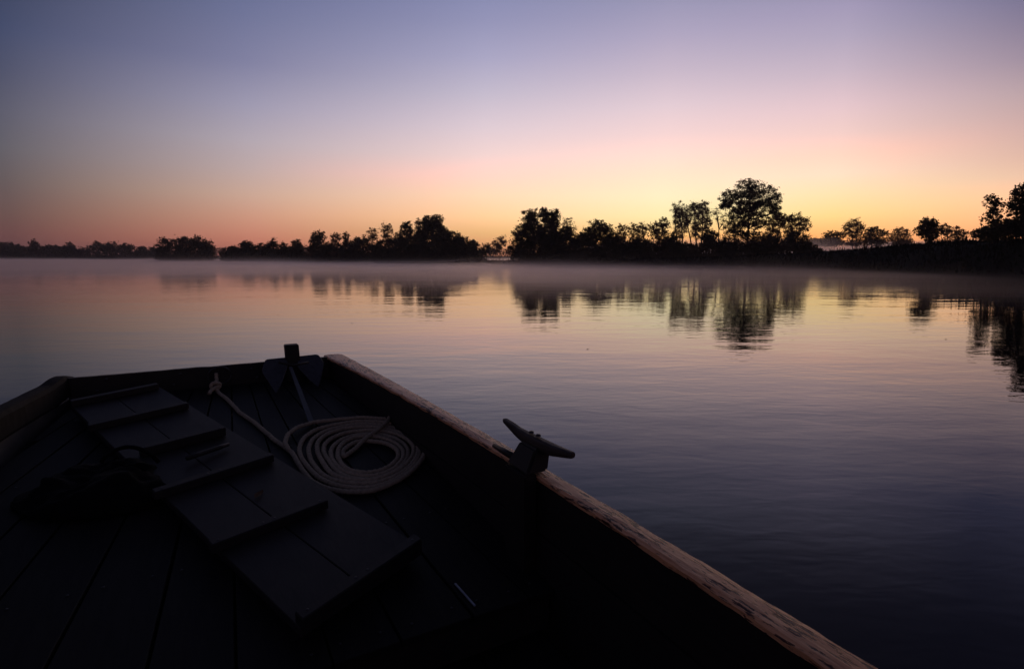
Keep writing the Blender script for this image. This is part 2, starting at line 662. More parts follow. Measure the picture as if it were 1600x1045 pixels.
def tree(name, label, cat, depth, base, lobes, cover=5.0, leaf=0.45, mat=None, bark=None, group=None, clump=0.2,
         ground=None, tw=1.0, trunk_r=None, stems=1):
    """base: photo bearing (x, y) of the foot; lobes: (x, y, half width, half height) bearings of the crown's masses"""
    SEED[0] += 1
    r = np.random.default_rng(SEED[0])
    mat = mat or M_leaf
    bark = bark or M_bark
    sc = depth / FPX
    foot = at(base[0], base[1], depth)
    if ground is not None:
        foot[2] = ground
    root = thing(name, label, cat, foot, group)
    if cover >= 5 and base[1] > 400:      # brush round the foot
        wmax = max(l[2] for l in lobes)
        lobes = list(lobes) + [(base[0], base[1] - 4, wmax * 1.15, 6)]
    elif cover >= 2 and depth > 145 and base[1] == 388:      # low growth under the meadow trees
        lobes = list(lobes) + [(base[0] + 3, 379, 20, 6)]
    L = []
    for (x, y, rx, ry) in lobes:
        c = at(x, y, depth)
        c[1] += r.uniform(-0.25, 0.25) * rx * sc
        L.append((c, rx * sc, max(rx * sc * 0.8, 0.8), ry * sc))
    top = max(c[2] + rz for c, _, _, rz in L)
    H = top - foot[2]
    R = trunk_r or max(0.06, H * 0.018)
    # trunk and limbs
    mb = MB()
    allP, allQ, C = [], [], []
    zmin = min(c[2] - rz for c, _, _, rz in L)
    for st in range(stems):
        dx = (st - (stems - 1) / 2) * R * 3.2
        f0 = foot + np.array([dx, r.uniform(-1, 1) * R, -0.3])
        top_l = max(L, key=lambda l: l[0][2] + r.uniform(0, 2))
        tp = top_l[0] + np.array([dx * 2.5, 0, top_l[3] * 0.55])
        n = 7
        pts = [f0 + (tp - f0) * (k / n) + np.array([r.normal() * 0.012 * H, r.normal() * 0.012 * H, 0]) * (0 < k < n) for k in range(n + 1)]
        rad = [max(0.015, R * (1.25 if k == 0 else 1) * (1 - 0.92 * k / n)) for k in range(n + 1)]
        mb.tube(pts, rad, 7)
    for li, (c, rx, ry, rz) in enumerate(L):
        z0 = max(foot[2] + 0.2 * H, min(c[2] - rz * 0.9, foot[2] + 0.6 * H))
        tfrac = min(0.8, (z0 - foot[2] + 0.3) / max(0.1, (pts[-1][2] - pts[0][2])))
        k = min(n - 1, int(tfrac * n))
        p0 = pts[k] + (pts[k + 1] - pts[k]) * (tfrac * n - k)
        mid = (p0 + c) / 2 + np.array([0, 0, -0.12 * rz])
        rl = max(0.03, R * 0.55)
        mb.tube([p0, mid, c, c + np.array([0, 0, rz * 0.5])], [rl, rl * 0.75, rl * 0.5, 0.015], 5, False)
        # clumps
        nc = int(max(26, min(150, 1.6 * (rx * rz) / (clump * min(rx, rz)) ** 2)))
        d = r.normal(size=(nc, 3))
        d /= np.linalg.norm(d, axis=1)[:, None]
        rad_ = r.uniform(0.05, 1.0, nc) ** 0.42 * r.uniform(0.84, 1.20, nc)
        cc = c + d * rad_[:, None] * np.array([rx, ry, rz])
        cr = clump * min(rx, rz) * r.uniform(0.6, 1.5, nc)
        cc[:, 2] = np.maximum(cc[:, 2], foot[2] + 0.15)
        axis_pts = np.array([p0, (p0 + c) / 2, c, c + np.array([0, 0, rz * 0.5])])
        near = np.argmin(np.linalg.norm(cc[:, None, :] - axis_pts[None], axis=2) + 0.6 * np.maximum(0, axis_pts[None, :, 2] - cc[:, None, 2]), axis=1)
        allP.append(axis_pts[near])
        allQ.append(cc)
        area = math.pi * rx * rz
        nl = int(cover * area / (leaf * leaf * 0.30))
        idx = r.integers(0, nc, nl)
        g_ = r.normal(size=(nl, 3)) * 0.62
        C.append(cc[idx] + g_ * cr[idx][:, None] * np.array([1, 1, 0.85]))
        nf = int(nl * (0.30 if cover > 4.5 else 0.10))
        d2 = r.normal(size=(nf, 3))
        d2 /= np.linalg.norm(d2, axis=1)[:, None]
        C.append(c + d2 * (r.uniform(0, 1, nf) ** 0.4)[:, None] * np.array([rx, ry, rz]) * 1.02)
    P, Q = np.concatenate(allP), np.concatenate(allQ)
    M = P + (Q - P) * 0.5 + r.normal(size=P.shape) * 0.05 * np.linalg.norm(Q - P, axis=1)[:, None]
    tr = max(0.022, R * 0.2) * tw
    tq = np.concatenate([twig_prisms(P, M, tr, tr * 0.7), twig_prisms(M, Q, tr * 0.7, tr * 0.25)])
    for qd in tq:
        mb.add(qd, [(0, 1, 2, 3)])
    mb.build('trunk', bark, root)
    C = np.concatenate(C)
    C[:, 2] = np.maximum(C[:, 2], foot[2] + 0.05)
    build_quads('crown', leaves(C, leaf, SEED[0] + 5000), mat, root)
    return root


DENSE = 5.0
G_FAR = 'distant trees along the far left bank'
far = [
    (8, 392, [(4, 390, 20, 12)], 'tallest dark tree mass of the distant bank, at the left edge of the view'),
    (30, 394, [(30, 393, 16, 9)], 'low rounded distant tree next to the mass at the left edge'),
    (55, 394, [(55, 387, 8, 12), (55, 396, 16, 8)], 'distant tree with a small pointed tip on the far left bank'),
    (78, 395, [(78, 392, 16, 9)], 'distant tree with a flat top right of the pointed one'),
    (96, 396, [(95, 394, 14, 8)], 'low distant tree left of the second small peak on the far bank'),
    (109, 396, [(109, 389, 8, 10), (109, 396, 15, 8)], 'distant tree forming the second small peak on the far bank'),
    (129, 397, [(128, 395, 14, 7)], 'lowest distant tree in the dip before the flat-topped grove'),
    (152, 396, [(152, 389, 11, 11)], 'left end tree of the flat-topped distant grove'),
    (172, 396, [(172, 389, 13, 11)], 'middle tree of the flat-topped distant grove'),
    (195, 396, [(196, 390, 13, 11)], 'right end tree of the flat-topped distant grove'),
    (224, 398, [(223, 393, 9, 8), (222, 398, 15, 6)], 'small distant tree with a knob top left of the round islet grove'),
    (243, 398, [(242, 395, 11, 8)], 'small distant tree just left of the round islet grove'),
]
for (bx, by, lb, lab) in far:
    tree('distant_tree', lab, 'tree', 470, (bx, 407), lb, 5.5, 1.1, group=G_FAR, ground=1.0)

G_R = 'round grove on the small islet'
for bx, lb, lab in [
    (263, [(264, 387, 15, 14), (256, 397, 11, 10)], 'left rounded tree of the grove on the small islet'),
    (290, [(288, 384, 17, 14), (290, 397, 20, 10)], 'middle broad tree of the grove on the small islet'),
    (318, [(308, 383, 12, 13), (320, 388, 14, 13), (325, 398, 13, 9)], 'right tree with the highest bump in the small islet grove'),
]:
    tree('islet_tree', lab, 'tree', 262, (bx, 408), lb, 5.5, 0.7, group=G_R, ground=0.45)

G_M = 'trees on the long islet'
for nm, bx, D, lb, cov, lf, mt, lab in [
    ('bush', 355, 214, [(355, 396, 11, 9), (365, 392, 9, 9)], 6, .55, M_leaf, 'low bush at the left tip of the long islet'),
    ('broadleaf_tree', 388, 214, [(385, 387, 13, 11), (388, 399, 18, 9)], 6, .55, M_leaf, 'first rounded tree from the left on the long islet'),
    ('bush', 406, 213, [(407, 393, 12, 13)], 6, .55, M_leaf, 'low bush between the first two rounded trees of the long islet'),
    ('broadleaf_tree', 426, 212, [(424, 386, 11, 11), (430, 398, 18, 9)], 6, .55, M_leaf, 'second rounded tree with a tufted top on the long islet'),
    ('bush', 447, 211, [(446, 393, 14, 13)], 6, .55, M_leaf, 'flat bush left of the small spiky tree on the long islet'),
    ('broadleaf_tree', 466, 210, [(463, 384, 8, 10), (468, 396, 15, 12)], 5.5, .5, M_leaf, 'small spiky-topped tree in the middle left of the long islet'),
    ('broadleaf_tree', 497, 209, [(496, 370, 11.5, 10), (492, 378, 8, 9), (498, 392, 17, 15)], 5.5, .5, M_leaf, 'tall dense tree whose square head stands over the left part of the long islet'),
    ('slender_tree', 523, 208, [(524, 371, 9, 8), (521, 384, 9, 12), (524, 396, 12, 10)], 3.2, .42, M_leaf_brown, 'thin see-through tree between the square-headed tree and the pole-like tree'),
    ('slender_tree', 540, 207, [(540, 369, 5.5, 7), (540, 380, 5, 9), (541, 396, 12, 11)], 4.5, .42, M_leaf, 'pole-like tree with a narrow rounded tuft on the long islet'),
    ('broadleaf_tree', 564, 206, [(558, 381, 10, 9), (568, 379, 9, 9), (562, 394, 16, 13)], 6, .5, M_leaf, 'rounded dense tree left of the brown see-through trees'),
    ('slender_tree', 584, 205, [(582, 366, 8, 10), (584, 380, 9, 12), (588, 396, 11, 10)], 2.6, .4, M_leaf_brown, 'left and shorter of the two brown see-through trees on the long islet'),
    ('slender_tree', 607, 204, [(605, 360, 10, 12), (608, 376, 11, 14), (606, 396, 13, 11)], 2.6, .4, M_leaf_brown, 'right and taller of the two brown see-through trees on the long islet'),
    ('broadleaf_tree', 634, 202, [(636, 357, 9, 11), (630, 374, 15, 14), (632, 394, 18, 14)], 6, .5, M_leaf, 'dense tree on the left shoulder of the highest peak of the long islet'),
    ('slender_tree', 655, 204, [(653, 350, 6, 9), (655, 364, 8, 10)], 3, .4, M_leaf_brown, 'thin tree squeezed against the left of the highest crown on the long islet'),
    ('broadleaf_tree', 675, 200, [(668, 347, 10, 11), (681, 347, 11, 12), (675, 360, 22, 14), (672, 380, 26, 16), (675, 398, 26, 11)], 6, .5, M_leaf, 'highest dark tree of the long islet with a twin-bumped crown'),
    ('broadleaf_tree', 706, 200, [(703, 374, 14, 12), (708, 390, 18, 17)], 6, .5, M_leaf, 'tree sloping down just right of the highest crown on the long islet'),
    ('broadleaf_tree', 724, 200, [(720, 379, 11, 12), (726, 394, 16, 13)], 6, .5, M_leaf, 'smaller tree stepping down the right slope of the long islet'),
    ('bush', 744, 201, [(738, 385, 9, 10), (746, 397, 13, 10)], 6, .5, M_leaf, 'low bush at the right tip of the long islet'),
]:
    tree(nm, lab, 'bush' if nm == 'bush' else 'tree', D, (bx, 408), lb, cov, lf, mt, group=G_M, ground=0.55)

for bx, D, lb, lab in [
    (513, 207, [(513, 393, 15, 13), (505, 400, 14, 9)], 'low bush filling the foot of the square-headed tree, on its right'),
    (543, 206, [(545, 392, 16, 14), (540, 400, 16, 9)], 'low bush at the foot of the pole-like tree'),
    (594, 203, [(592, 391, 17, 13), (598, 399, 17, 10)], 'low bush under the brown see-through trees'),
    (617, 202, [(618, 386, 14, 15), (615, 399, 17, 10)], 'low bush right of the brown see-through trees'),
    (652, 201, [(651, 376, 14, 17), (652, 395, 18, 14)], 'tall bush filling the hollow left of the highest crown'),
    (693, 199, [(692, 369, 13, 15), (694, 392, 18, 16)], 'bulging bush filling the right shoulder of the highest crown'),
    (730, 199, [(728, 388, 18, 13), (733, 399, 20, 9)], 'long low bush on the right slope of the long islet'),
    (375, 212, [(374, 396, 16, 10), (372, 401, 18, 7)], 'lowest bush near the left tip of the long islet'),
    (452, 209, [(448, 398, 18, 9), (462, 398, 18, 10)], 'low bush under the small spiky-topped tree'),
]:
    tree('bush', lab, 'bush', D, (bx, 408), lb, 6.5, .5, group=G_M, ground=0.55, stems=2)

tree('broadleaf_tree', 'faint hazy tree seen far off in the gap between the two wooded shores', 'tree', 330, (781, 406), [(781, 379, 12, 10), (776, 388, 10, 8)], 3.5, .6, M_leaf_brown, ground=0.3 + .5)
tree('bush', 'faint hazy low bush at the left of the gap between the wooded shores', 'bush', 340, (760, 406), [(760, 388, 12, 8)], 4.5, .7, ground=0.6)

# right bank group
G_B = 'trees on the right bank'
M1, M2, M3 = M_leaf, M_leaf_brown, M_leaf_pale
for nm, bx, D, lb, cov, lf, mt, bk, st, lab in [
    ('broadleaf_tree', 832, 152, [(829, 341, 12.5, 15), (822, 362, 19, 14), (816, 384, 20, 20)], 6.5, .38, M1, M_bark, 1, 'left of the twin-peaked dark trees at the tip of the right bank'),
    ('broadleaf_tree', 856, 151, [(850, 336, 9, 12), (864, 341, 12, 15), (858, 362, 18, 16), (855, 386, 22, 20)], 6.5, .38, M1, M_bark, 1, 'right of the twin-peaked dark trees at the tip of the right bank'),
    ('slender_tree', 888, 156, [(886, 347, 9, 10), (893, 356, 9, 9)], 1.1, .3, M3, M_bark, 2, 'pale wispy tree just right of the twin-peaked dark trees'),
    ('bush', 888, 150, [(886, 366, 14, 12), (888, 388, 20, 18)], 5.5, .36, M1, M_bark, 2, 'dark bush at the foot of the pale wispy tree'),
    ('broadleaf_tree', 933, 149, [(935, 356, 15, 12), (922, 366, 14, 11), (949, 366, 12, 12), (935, 385, 28, 18)], 5.5, .36, M1, M_bark, 2, 'round-headed dark tree midway between the twin-peaked trees and the pale birches'),
    ('broadleaf_tree', 973, 150, [(972, 361, 10, 11), (970, 374, 12, 10)], 3.2, .34, M2, M_bark, 2, 'see-through brown tree directly right of the round-headed tree'),
    ('broadleaf_tree', 998, 150, [(990, 359, 9, 10), (1004, 358, 10, 11), (998, 373, 14, 10)], 3.2, .34, M2, M_bark, 2, 'see-through brown tree with two heads midway along the right bank'),
    ('broadleaf_tree', 1030, 149, [(1022, 356, 9, 11), (1037, 350, 9, 12), (1031, 370, 15, 12)], 3.4, .34, M2, M_bark, 2, 'see-through brown tree rising towards the pale birches'),
    ('bush', 975, 147, [(968, 390, 22, 13), (985, 388, 18, 12)], 6, .36, M1, M_bark, 2, 'dark low bush under the see-through brown trees, left one'),
    ('bush', 1028, 146, [(1018, 389, 20, 13), (1042, 388, 20, 13)], 6, .36, M1, M_bark, 2, 'dark low bush under the see-through brown trees, beside the birches'),
    ('slender_tree', 1062, 148, [(1059, 328, 11, 13), (1064, 344, 12, 15), (1062, 362, 11, 12), (1073, 340, 7, 20)], 3.0, .25, M3, M_pale_bark, 2, 'left one of the tall pale birch-like trees with thin bright stems'),
    ('slender_tree', 1090, 147, [(1083, 325, 10, 12), (1097, 325, 10, 13), (1090, 343, 15, 16), (1088, 362, 11, 12), (1104, 345, 8, 18)], 3.0, .25, M3, M_pale_bark, 3, 'right one of the tall pale birch-like trees with thin bright stems'),
    ('bush', 1075, 145, [(1062, 390, 20, 12), (1085, 391, 18, 11)], 6, .36, M1, M_bark, 2, 'dark low bush under the pale birch-like trees'),
    ('bush', 1110, 144, [(1110, 370, 13, 13), (1108, 386, 17, 16)], 7, .36, M1, M_bark, 2, 'dense round dark bush between the birches and the biggest tree'),
    ('bare_tree', 1128, 147, [(1120, 333, 10, 12), (1131, 345, 12, 14)], 0.55, .26, M3, M_bark, 1, 'nearly leafless forked tree left of the biggest tree'),
    ('broadleaf_tree', 1166, 140, [(1172, 294, 22, 15), (1145, 314, 19, 17), (1172, 318, 26, 20), (1200, 312, 20, 20), (1133, 320, 9, 9), (1211, 332, 10, 12), (1157, 340, 22, 17), (1183, 344, 18, 15), (1150, 362, 20, 14), (1176, 372, 18, 12)],
     3.8, .32, M1, M_bark, 1, 'biggest tree of the scene with a broad open crown on the right bank'),
    ('bush', 1160, 138, [(1148, 388, 22, 13), (1176, 388, 20, 13)], 6, .36, M1, M_bark, 2, 'dark low bush at the foot of the biggest tree'),
    ('broadleaf_tree', 1212, 139, [(1210, 352, 16, 14), (1222, 345, 12, 12), (1208, 370, 16, 12)], 3.4, .32, M2, M_bark, 2, 'see-through brown tree tucked under the right side of the biggest tree'),
    ('broadleaf_tree', 1244, 138, [(1243, 343, 13, 11), (1255, 352, 11, 11), (1238, 358, 14, 14)], 3.2, .32, M2, M_bark, 2, 'see-through brown tree at the right end of the big tree group'),
    ('bush', 1244, 137, [(1226, 384, 20, 14), (1245, 378, 18, 16), (1255, 388, 16, 10)], 6.5, .36, M1, M_bark, 2, 'dark sloping bush at the right end of the big tree group'),
    ('bush', 830, 149, [(815, 398, 19, 10), (845, 399, 22, 10)], 6, .36, M1, M_bark, 2, 'low brush along the water under the twin-peaked trees'),
    ('bush', 841, 150, [(840, 360, 12, 14), (842, 376, 18, 16)], 6, .36, M1, M_bark, 2, 'dark bush joining the twin-peaked trees at half height'),
    ('bush', 874, 149, [(872, 374, 14, 14), (872, 390, 18, 13)], 6, .36, M1, M_bark, 2, 'dark bush at the right foot of the twin-peaked trees'),
    ('bush', 906, 148, [(906, 377, 16, 13), (905, 392, 22, 12)], 6, .36, M1, M_bark, 2, 'dark bush left of the foot of the round-headed tree'),
    ('bush', 958, 147, [(957, 378, 15, 13), (957, 392, 20, 12)], 6, .36, M1, M_bark, 2, 'dark bush right of the foot of the round-headed tree'),
    ('bush', 1002, 146, [(1001, 385, 17, 12), (1003, 394, 22, 10)], 6, .36, M1, M_bark, 2, 'dark bush under the see-through tree with two heads'),
    ('bush', 1048, 145, [(1047, 382, 15, 14), (1048, 393, 20, 11)], 6, .36, M1, M_bark, 2, 'dark bush at the left foot of the pale birch-like trees'),
    ('bush', 1134, 141, [(1131, 384, 15, 13), (1134, 394, 20, 10)], 6, .36, M1, M_bark, 2, 'dark bush between the dense round bush and the biggest trunk'),
    ('bush', 1200, 137, [(1198, 381, 17, 14), (1200, 392, 22, 11)], 6, .36, M1, M_bark, 2, 'dark bush right of the biggest trunk'),
    ('bush', 1266, 150, [(1264, 390, 16, 9), (1274, 393, 14, 7)], 6, .36, M1, M_bark, 2, 'last low bush of the big tree group, towards the misty meadow'),
]:
    gz = 0.75
    tree(nm, lab, 'bush' if nm == 'bush' else 'tree', D, (bx, 405), lb, cov, lf, mt, bk, G_B, ground=gz, stems=st,
         clump=0.17 if D == 140 else 0.2 if cov < 5 else 0.22, trunk_r=0.34 if D == 140 else None)

G_F = 'trees across the misty meadow behind the right bank'
for nm, bx, D, lb, cov, lf, mt, lab in [
    ('bush', 1277, 205, [(1275, 378, 10, 6)], 5, .5, M1, 'tiny dark bush in the dip right of the big tree group'),
    ('broadleaf_tree', 1302, 190, [(1296, 369, 10, 8), (1309, 368, 10, 8), (1302, 377, 17, 7)], 4.2, .38, M1, 'low wide tree left of the spreading meadow tree'),
    ('broadleaf_tree', 1334, 188, [(1336, 351, 13, 10), (1324, 357, 10, 9), (1346, 359, 9, 8), (1335, 368, 15, 8)], 2.6, .36, M2, 'spreading see-through tree standing in meadow mist'),
    ('broadleaf_tree', 1366, 188, [(1368, 361, 11, 7), (1378, 364, 9, 6), (1358, 365, 9, 7), (1366, 373, 18, 6)], 3.6, .38, M1, 'flat-topped tree right of the spreading meadow tree'),
    ('broadleaf_tree', 1408, 180, [(1407, 363, 10, 8), (1418, 366, 8, 8), (1399, 371, 12, 7), (1410, 377, 16, 7)], 2.8, .36, M2, 'see-through tree left of the dense round bush'),
    ('broadleaf_tree', 1478, 150, [(1476, 358, 9, 9), (1482, 366, 10, 8)], 2.6, .32, M2, 'see-through tree peeping out right of the dense round bush'),
    ('broadleaf_tree', 1499, 150, [(1495, 360, 10, 7), (1506, 364, 8, 6), (1496, 371, 12, 7)], 2.6, .32, M2, 'small spreading tree midway between round bush and tall right edge tree'),
    ('bush', 1530, 120, [(1526, 366, 12, 7), (1540, 362, 12, 8)], 5, .32, M1, 'sloping bush behind the foot of the tall right edge tree'),
]:
    tree(nm, lab, 'bush' if nm == 'bush' else 'tree', D, (bx, 388), lb, cov, lf, mt, group=G_F, ground=1.0, stems=2)
tree('bush', 'dense round bush standing on the crest of the right bank', 'bush', 88, (1454, 378), [(1452, 355, 15, 13), (1462, 362, 14, 11), (1442, 362, 11, 10), (1453, 370, 11, 9), (1447, 347, 5, 8), (1459, 349, 5, 9)], 4.2, .26, M1, group=G_F, stems=3)
tree('broadleaf_tree', 'tall tree with loose large leaves near the right edge of the view', 'tree', 66, (1556, 380),
     [(1546, 316, 9, 13), (1558, 322, 9, 14), (1552, 340, 15, 12), (1556, 358, 22, 16)], 2.6, .24, M1, trunk_r=0.1, group='trees at the right edge')
tree('broadleaf_tree', 'tallest leafy tree cut by the right edge of the view', 'tree', 62, (1600, 380),
     [(1594, 302, 14, 14), (1588, 322, 17, 17), (1606, 318, 20, 26), (1598, 350, 28, 18), (1625, 330, 22, 30), (1622, 288, 16, 22), (1634, 256, 17, 24), (1652, 290, 22, 34)], 4.2, .24, M1, trunk_r=0.14, group='trees at the right edge')
tree('bush', 'dark undergrowth beneath the tall trees at the right edge', 'bush', 63, (1575, 380), [(1550, 364, 20, 12), (1580, 358, 22, 16), (1612, 358, 22, 18)], 7, .26, M1, stems=3, group='trees at the right edge')
tree('sapling', 'thin twiggy sapling on the bank below the spreading meadow tree', 'sapling', 100, (1350, 393), [(1349, 380, 6, 8), (1354, 385, 5, 6)], 1.0, .2, M2, trunk_r=0.03)

# far-off wood behind everything, reads as one mass
pts = []
r = np.random.default_rng(55)
for k in range(300):
    x = -560 + 1400 * k / 300 + r.uniform(-3, 3)
    y = 520 + 60 * math.sin(k * 0.13) + r.uniform(-10, 10)
    h = 8.5 + 6.0 * min(1, max(0, (x - 120) / 150)) + 3.5 * vnoise((x, 0, 0), 0.02, 4) + 3 * vnoise((x, 0, 0), 0.09, 5)
    q = r.normal(size=(160, 3)) * np.array([3.2, 3, 0.3])
    q[:, 2] = 1 + r.uniform(0, 1, 160) ** 0.8 * h * (1 - 0.05 * (q[:, 0] / 3.2) ** 2)
    pts.append(q + np.array([x, y, 0]))
fw = build_quads('far_woods', leaves(np.concatenate(pts), 1.6, 77), M_leaf)
tag(fw, kind='stuff')

# grass along the right bank: countless blades, one object
V = []
r = np.random.default_rng(31)
n = 26000
ii = r.integers(0, len(bank_pts), n)
bpn = np.array(bank_pts)[ii]
d = r.uniform(0.2, 13, n)
px = bpn[:, 0] + bpn[:, 3] * d + r.uniform(-1, 1, n)
py = bpn[:, 1] + bpn[:, 4] * d + r.uniform(-1, 1, n)
fr = np.interp(d, [p[0] for p in PROF], [p[1] for p in PROF])
pz = bpn[:, 2] * fr - 0.12
hh = r.uniform(0.15, 0.55, n) * np.where(r.uniform(size=n) > 0.93, 1.9, 1)
ang = r.uniform(0, math.pi, n)
w_ = r.uniform(0.05, 0.14, n)
lean = r.normal(size=(n, 2)) * 0.18
P0 = np.stack([px - np.cos(ang) * w_, py - np.sin(ang) * w_, pz], 1)
P1 = np.stack([px + np.cos(ang) * w_, py + np.sin(ang) * w_, pz], 1)
T1 = np.stack([px + np.cos(ang) * w_ * .25 + lean[:, 0] * hh, py + np.sin(ang) * w_ * .25 + lean[:, 1] * hh, pz + hh], 1)
T0 = np.stack([px - np.cos(ang) * w_ * .25 + lean[:, 0] * hh, py - np.sin(ang) * w_ * .25 + lean[:, 1] * hh, pz + hh], 1)
gr = build_quads('bank_grass', np.stack([P0, P1, T1, T0], 1), M_grass)
tag(gr, kind='stuff')


# ------------------------------------------------------------------ air: even haze and low river mist
def box(name, x0, x1, y0, y1, z0, z1):
    v = [(x, y, z) for z in (z0, z1) for y in (y0, y1) for x in (x0, x1)]
    f = [(0, 2, 3, 1), (4, 5, 7, 6), (0, 1, 5, 4), (2, 6, 7, 3), (0, 4, 6, 2), (1, 3, 7, 5)]
    me = bpy.data.meshes.new(name)
    me.from_pydata(v, [], f)
    o = bpy.data.objects.new(name, me)
    COL.objects.link(o)
    tag(o, kind='stuff')
    return o


hz = box('haze', -3050, 3050, -3050, 3050, -2.5, 32)
m = bpy.data.materials.new('even haze')
m.use_nodes = True
nt = m.node_tree
nt.nodes.clear()
out = N(nt, 'ShaderNodeOutputMaterial')
pv = N(nt, 'ShaderNodeVolumePrincipled')
pv.inputs['Color'].default_value = (0.95, 0.88, 0.88, 1)
pv.inputs['Density'].default_value = 0.00024
pv.inputs['Anisotropy'].default_value = 0.3
nt.links.new(pv.outputs[0], out.inputs['Volume'])
hz.data.materials.append(m)


def mist(name, bounds, rho, hscale, zbase, fade, nscale, xfade, col=(1.0, 0.88, 0.87)):
    o = box(name, *bounds)
    m = bpy.data.materials.new(name + ' air')
    m.use_nodes = True
    nt = m.node_tree
    nt.nodes.clear()
    out = N(nt, 'ShaderNodeOutputMaterial')
    pv = N(nt, 'ShaderNodeVolumePrincipled')
    pv.inputs['Color'].default_value = (*col, 1)
    pv.inputs['Anisotropy'].default_value = 0.82
    g = N(nt, 'ShaderNodeNewGeometry')
    s = N(nt, 'ShaderNodeSeparateXYZ')
    nt.links.new(g.outputs['Position'], s.inputs[0])

    def mt(op, a, b_=None, clamp=False):
        n_ = N(nt, 'ShaderNodeMath', operation=op)
        n_.use_clamp = clamp
        for i, v in enumerate((a, b_)):
            if v is None:
                continue
            if isinstance(v, (int, float)):
                n_.inputs[i].default_value = v
            else:
                nt.links.new(v, n_.inputs[i])
        return n_.outputs[0]
    mpn = N(nt, 'ShaderNodeMapping')
    mpn.inputs['Scale'].default_value = (0.6, 1, 3)
    nt.links.new(g.outputs['Position'], mpn.inputs['Vector'])
    nz = noise(nt, mpn.outputs[0], nscale, 2, 0.5)
    hz_ = mt('MAXIMUM', mt('SUBTRACT', s.outputs['Z'], zbase), 0.0)
    mp3 = N(nt, 'ShaderNodeMapping')
    mp3.inputs['Scale'].default_value = (1, 1, 0)
    nt.links.new(g.outputs['Position'], mp3.inputs['Vector'])
    tall = mt('MAXIMUM', mt('MULTIPLY', mt('SUBTRACT', noise(nt, mp3.outputs[0], 0.022, 3, 0.55), 0.28), 4.2 * hscale), 0.35 * hscale)
    ex = mt('POWER', math.e, mt('MULTIPLY', mt('DIVIDE', hz_, tall), -1.0))
    mr = N(nt, 'ShaderNodeMapRange')
    mr.inputs['From Min'].default_value = fade[0]
    mr.inputs['From Max'].default_value = fade[1]
    nt.links.new(s.outputs['Y'], mr.inputs['Value'])
    mrx = N(nt, 'ShaderNodeMapRange')
    mrx.inputs['From Min'].default_value = xfade[0]
    mrx.inputs['From Max'].default_value = xfade[1]
    mrx.inputs['To Min'].default_value = 1.0
    mrx.inputs['To Max'].default_value = 0.12
    nt.links.new(s.outputs['X'], mrx.inputs['Value'])
    pat = mt('MULTIPLY', mt('SUBTRACT', nz, 0.30, True), 4.4)
    dens = mt('MULTIPLY', mt('MULTIPLY', mt('MULTIPLY', mt('MULTIPLY', ex, mr.outputs[0]), mrx.outputs[0]), pat), rho)
    nt.links.new(dens, pv.inputs['Density'])
    nt.links.new(pv.outputs[0], out.inputs['Volume'])
    o.data.materials.append(m)
    m.cycles.homogeneous_volume = False
    return o


mist('river_mist', (-520, 420, 16, 440, -0.4, 5.5), 0.105, 0.34, 0.0, (22, 78), 0.035, (18, 52))
mist('meadow_mist', (30, 330, 148, 300, 0.2, 7.5), 0.16, 2.4, 1.2, (148, 165), 0.03, (400, 500))

# ================================================================== BOAT
boat = thing('wooden_boat', 'old flat-bottomed wooden boat with dark planked floor, seen from inside towards its square bow', 'boat', B(0.1, 2.6, -1.1))

# outline points from the photo, in the boat frame
inner_px = [(503, 553), (568, 588), (650, 629), (760, 692), (855, 752), (962, 822), (1100, 912), (1297, 1045)]
outer_px = [(530, 549), (568, 570), (650, 616.5), (760, 676), (855, 726.6), (1000, 811), (1160, 912), (1366, 1042)]
inner = [bp(*q) for q in inner_px]
outer = [bp(*q) for q in outer_px]


def smooth_line(pts, deg=2):
    v = np.array([p[1] for p in pts])
    u = np.array([p[0] for p in pts])
    return np.poly1d(np.polyfit(v, u, deg))


ui, uo = smooth_line(inner), smooth_line(outer)
V_BOW = 5.36
V_AFT = -1.2
u_left = np.poly1d(np.polyfit([5.45, 4.98, 4.52, 1.5], [bp(103, 583)[0], bp(50, 607)[0], bp(0, 632)[0], -1.30], 2))


def sweep(name, vs_, section, mat, parent, jitter=0.0, seed=1, smooth=False, bev=0.0):
    """section(v) -> ring of (u, w); swept along v, ends capped"""
    r_ = random.Random(seed)
    ph = [r_.uniform(0, 6) for _ in range(4)]
    V_, F_ = [], []
    n_ = None
    for v in vs_:
        ring = section(v)
        n_ = len(ring)
        for k, (u, w) in enumerate(ring):
            ju = jitter * (vnoise((v, k, seed), 7.0, 1) + 0.7 * vnoise((v, k * 3, seed), 23.0, 2))
            jw = jitter * 0.7 * vnoise((v, k * 5, seed), 11.0, 4)
            V_.append(B(u + ju, v, w + jw))
    m_ = len(vs_)
    for i in range(m_ - 1):
        for k in range(n_):
            j = (k + 1) % n_
            F_.append((i * n_ + k, i * n_ + j, (i + 1) * n_ + j, (i + 1) * n_ + k))
    F_.append(tuple(range(n_ - 1, -1, -1)))
    F_.append(tuple((m_ - 1) * n_ + k for k in range(n_)))
    o = build(name, V_, F_, mat, parent, smooth)
    import bmesh
    bm = bmesh.new()
    bm.from_mesh(o.data)
    bmesh.ops.recalc_face_normals(bm, faces=bm.faces)
    bm.to_mesh(o.data)
    bm.free()
    return o


def vs_range(a, b_, step):
    n_ = max(2, int(abs(b_ - a) / step))
    return [a + (b_ - a) * k / n_ for k in range(n_ + 1)]


# --- gunwale on the right: worn, pale, catching the glow
def sec_gun(v):
    a, c = float(ui(v)), float(uo(v))
    return [(a, -0.008), (a + 0.010, 0.0), (a + (c - a) * 0.35, 0.004), (a + (c - a) * 0.7, 0.002), (c - 0.012, -0.002), (c, -0.009), (c, -0.024), (a + 0.004, -0.024)]


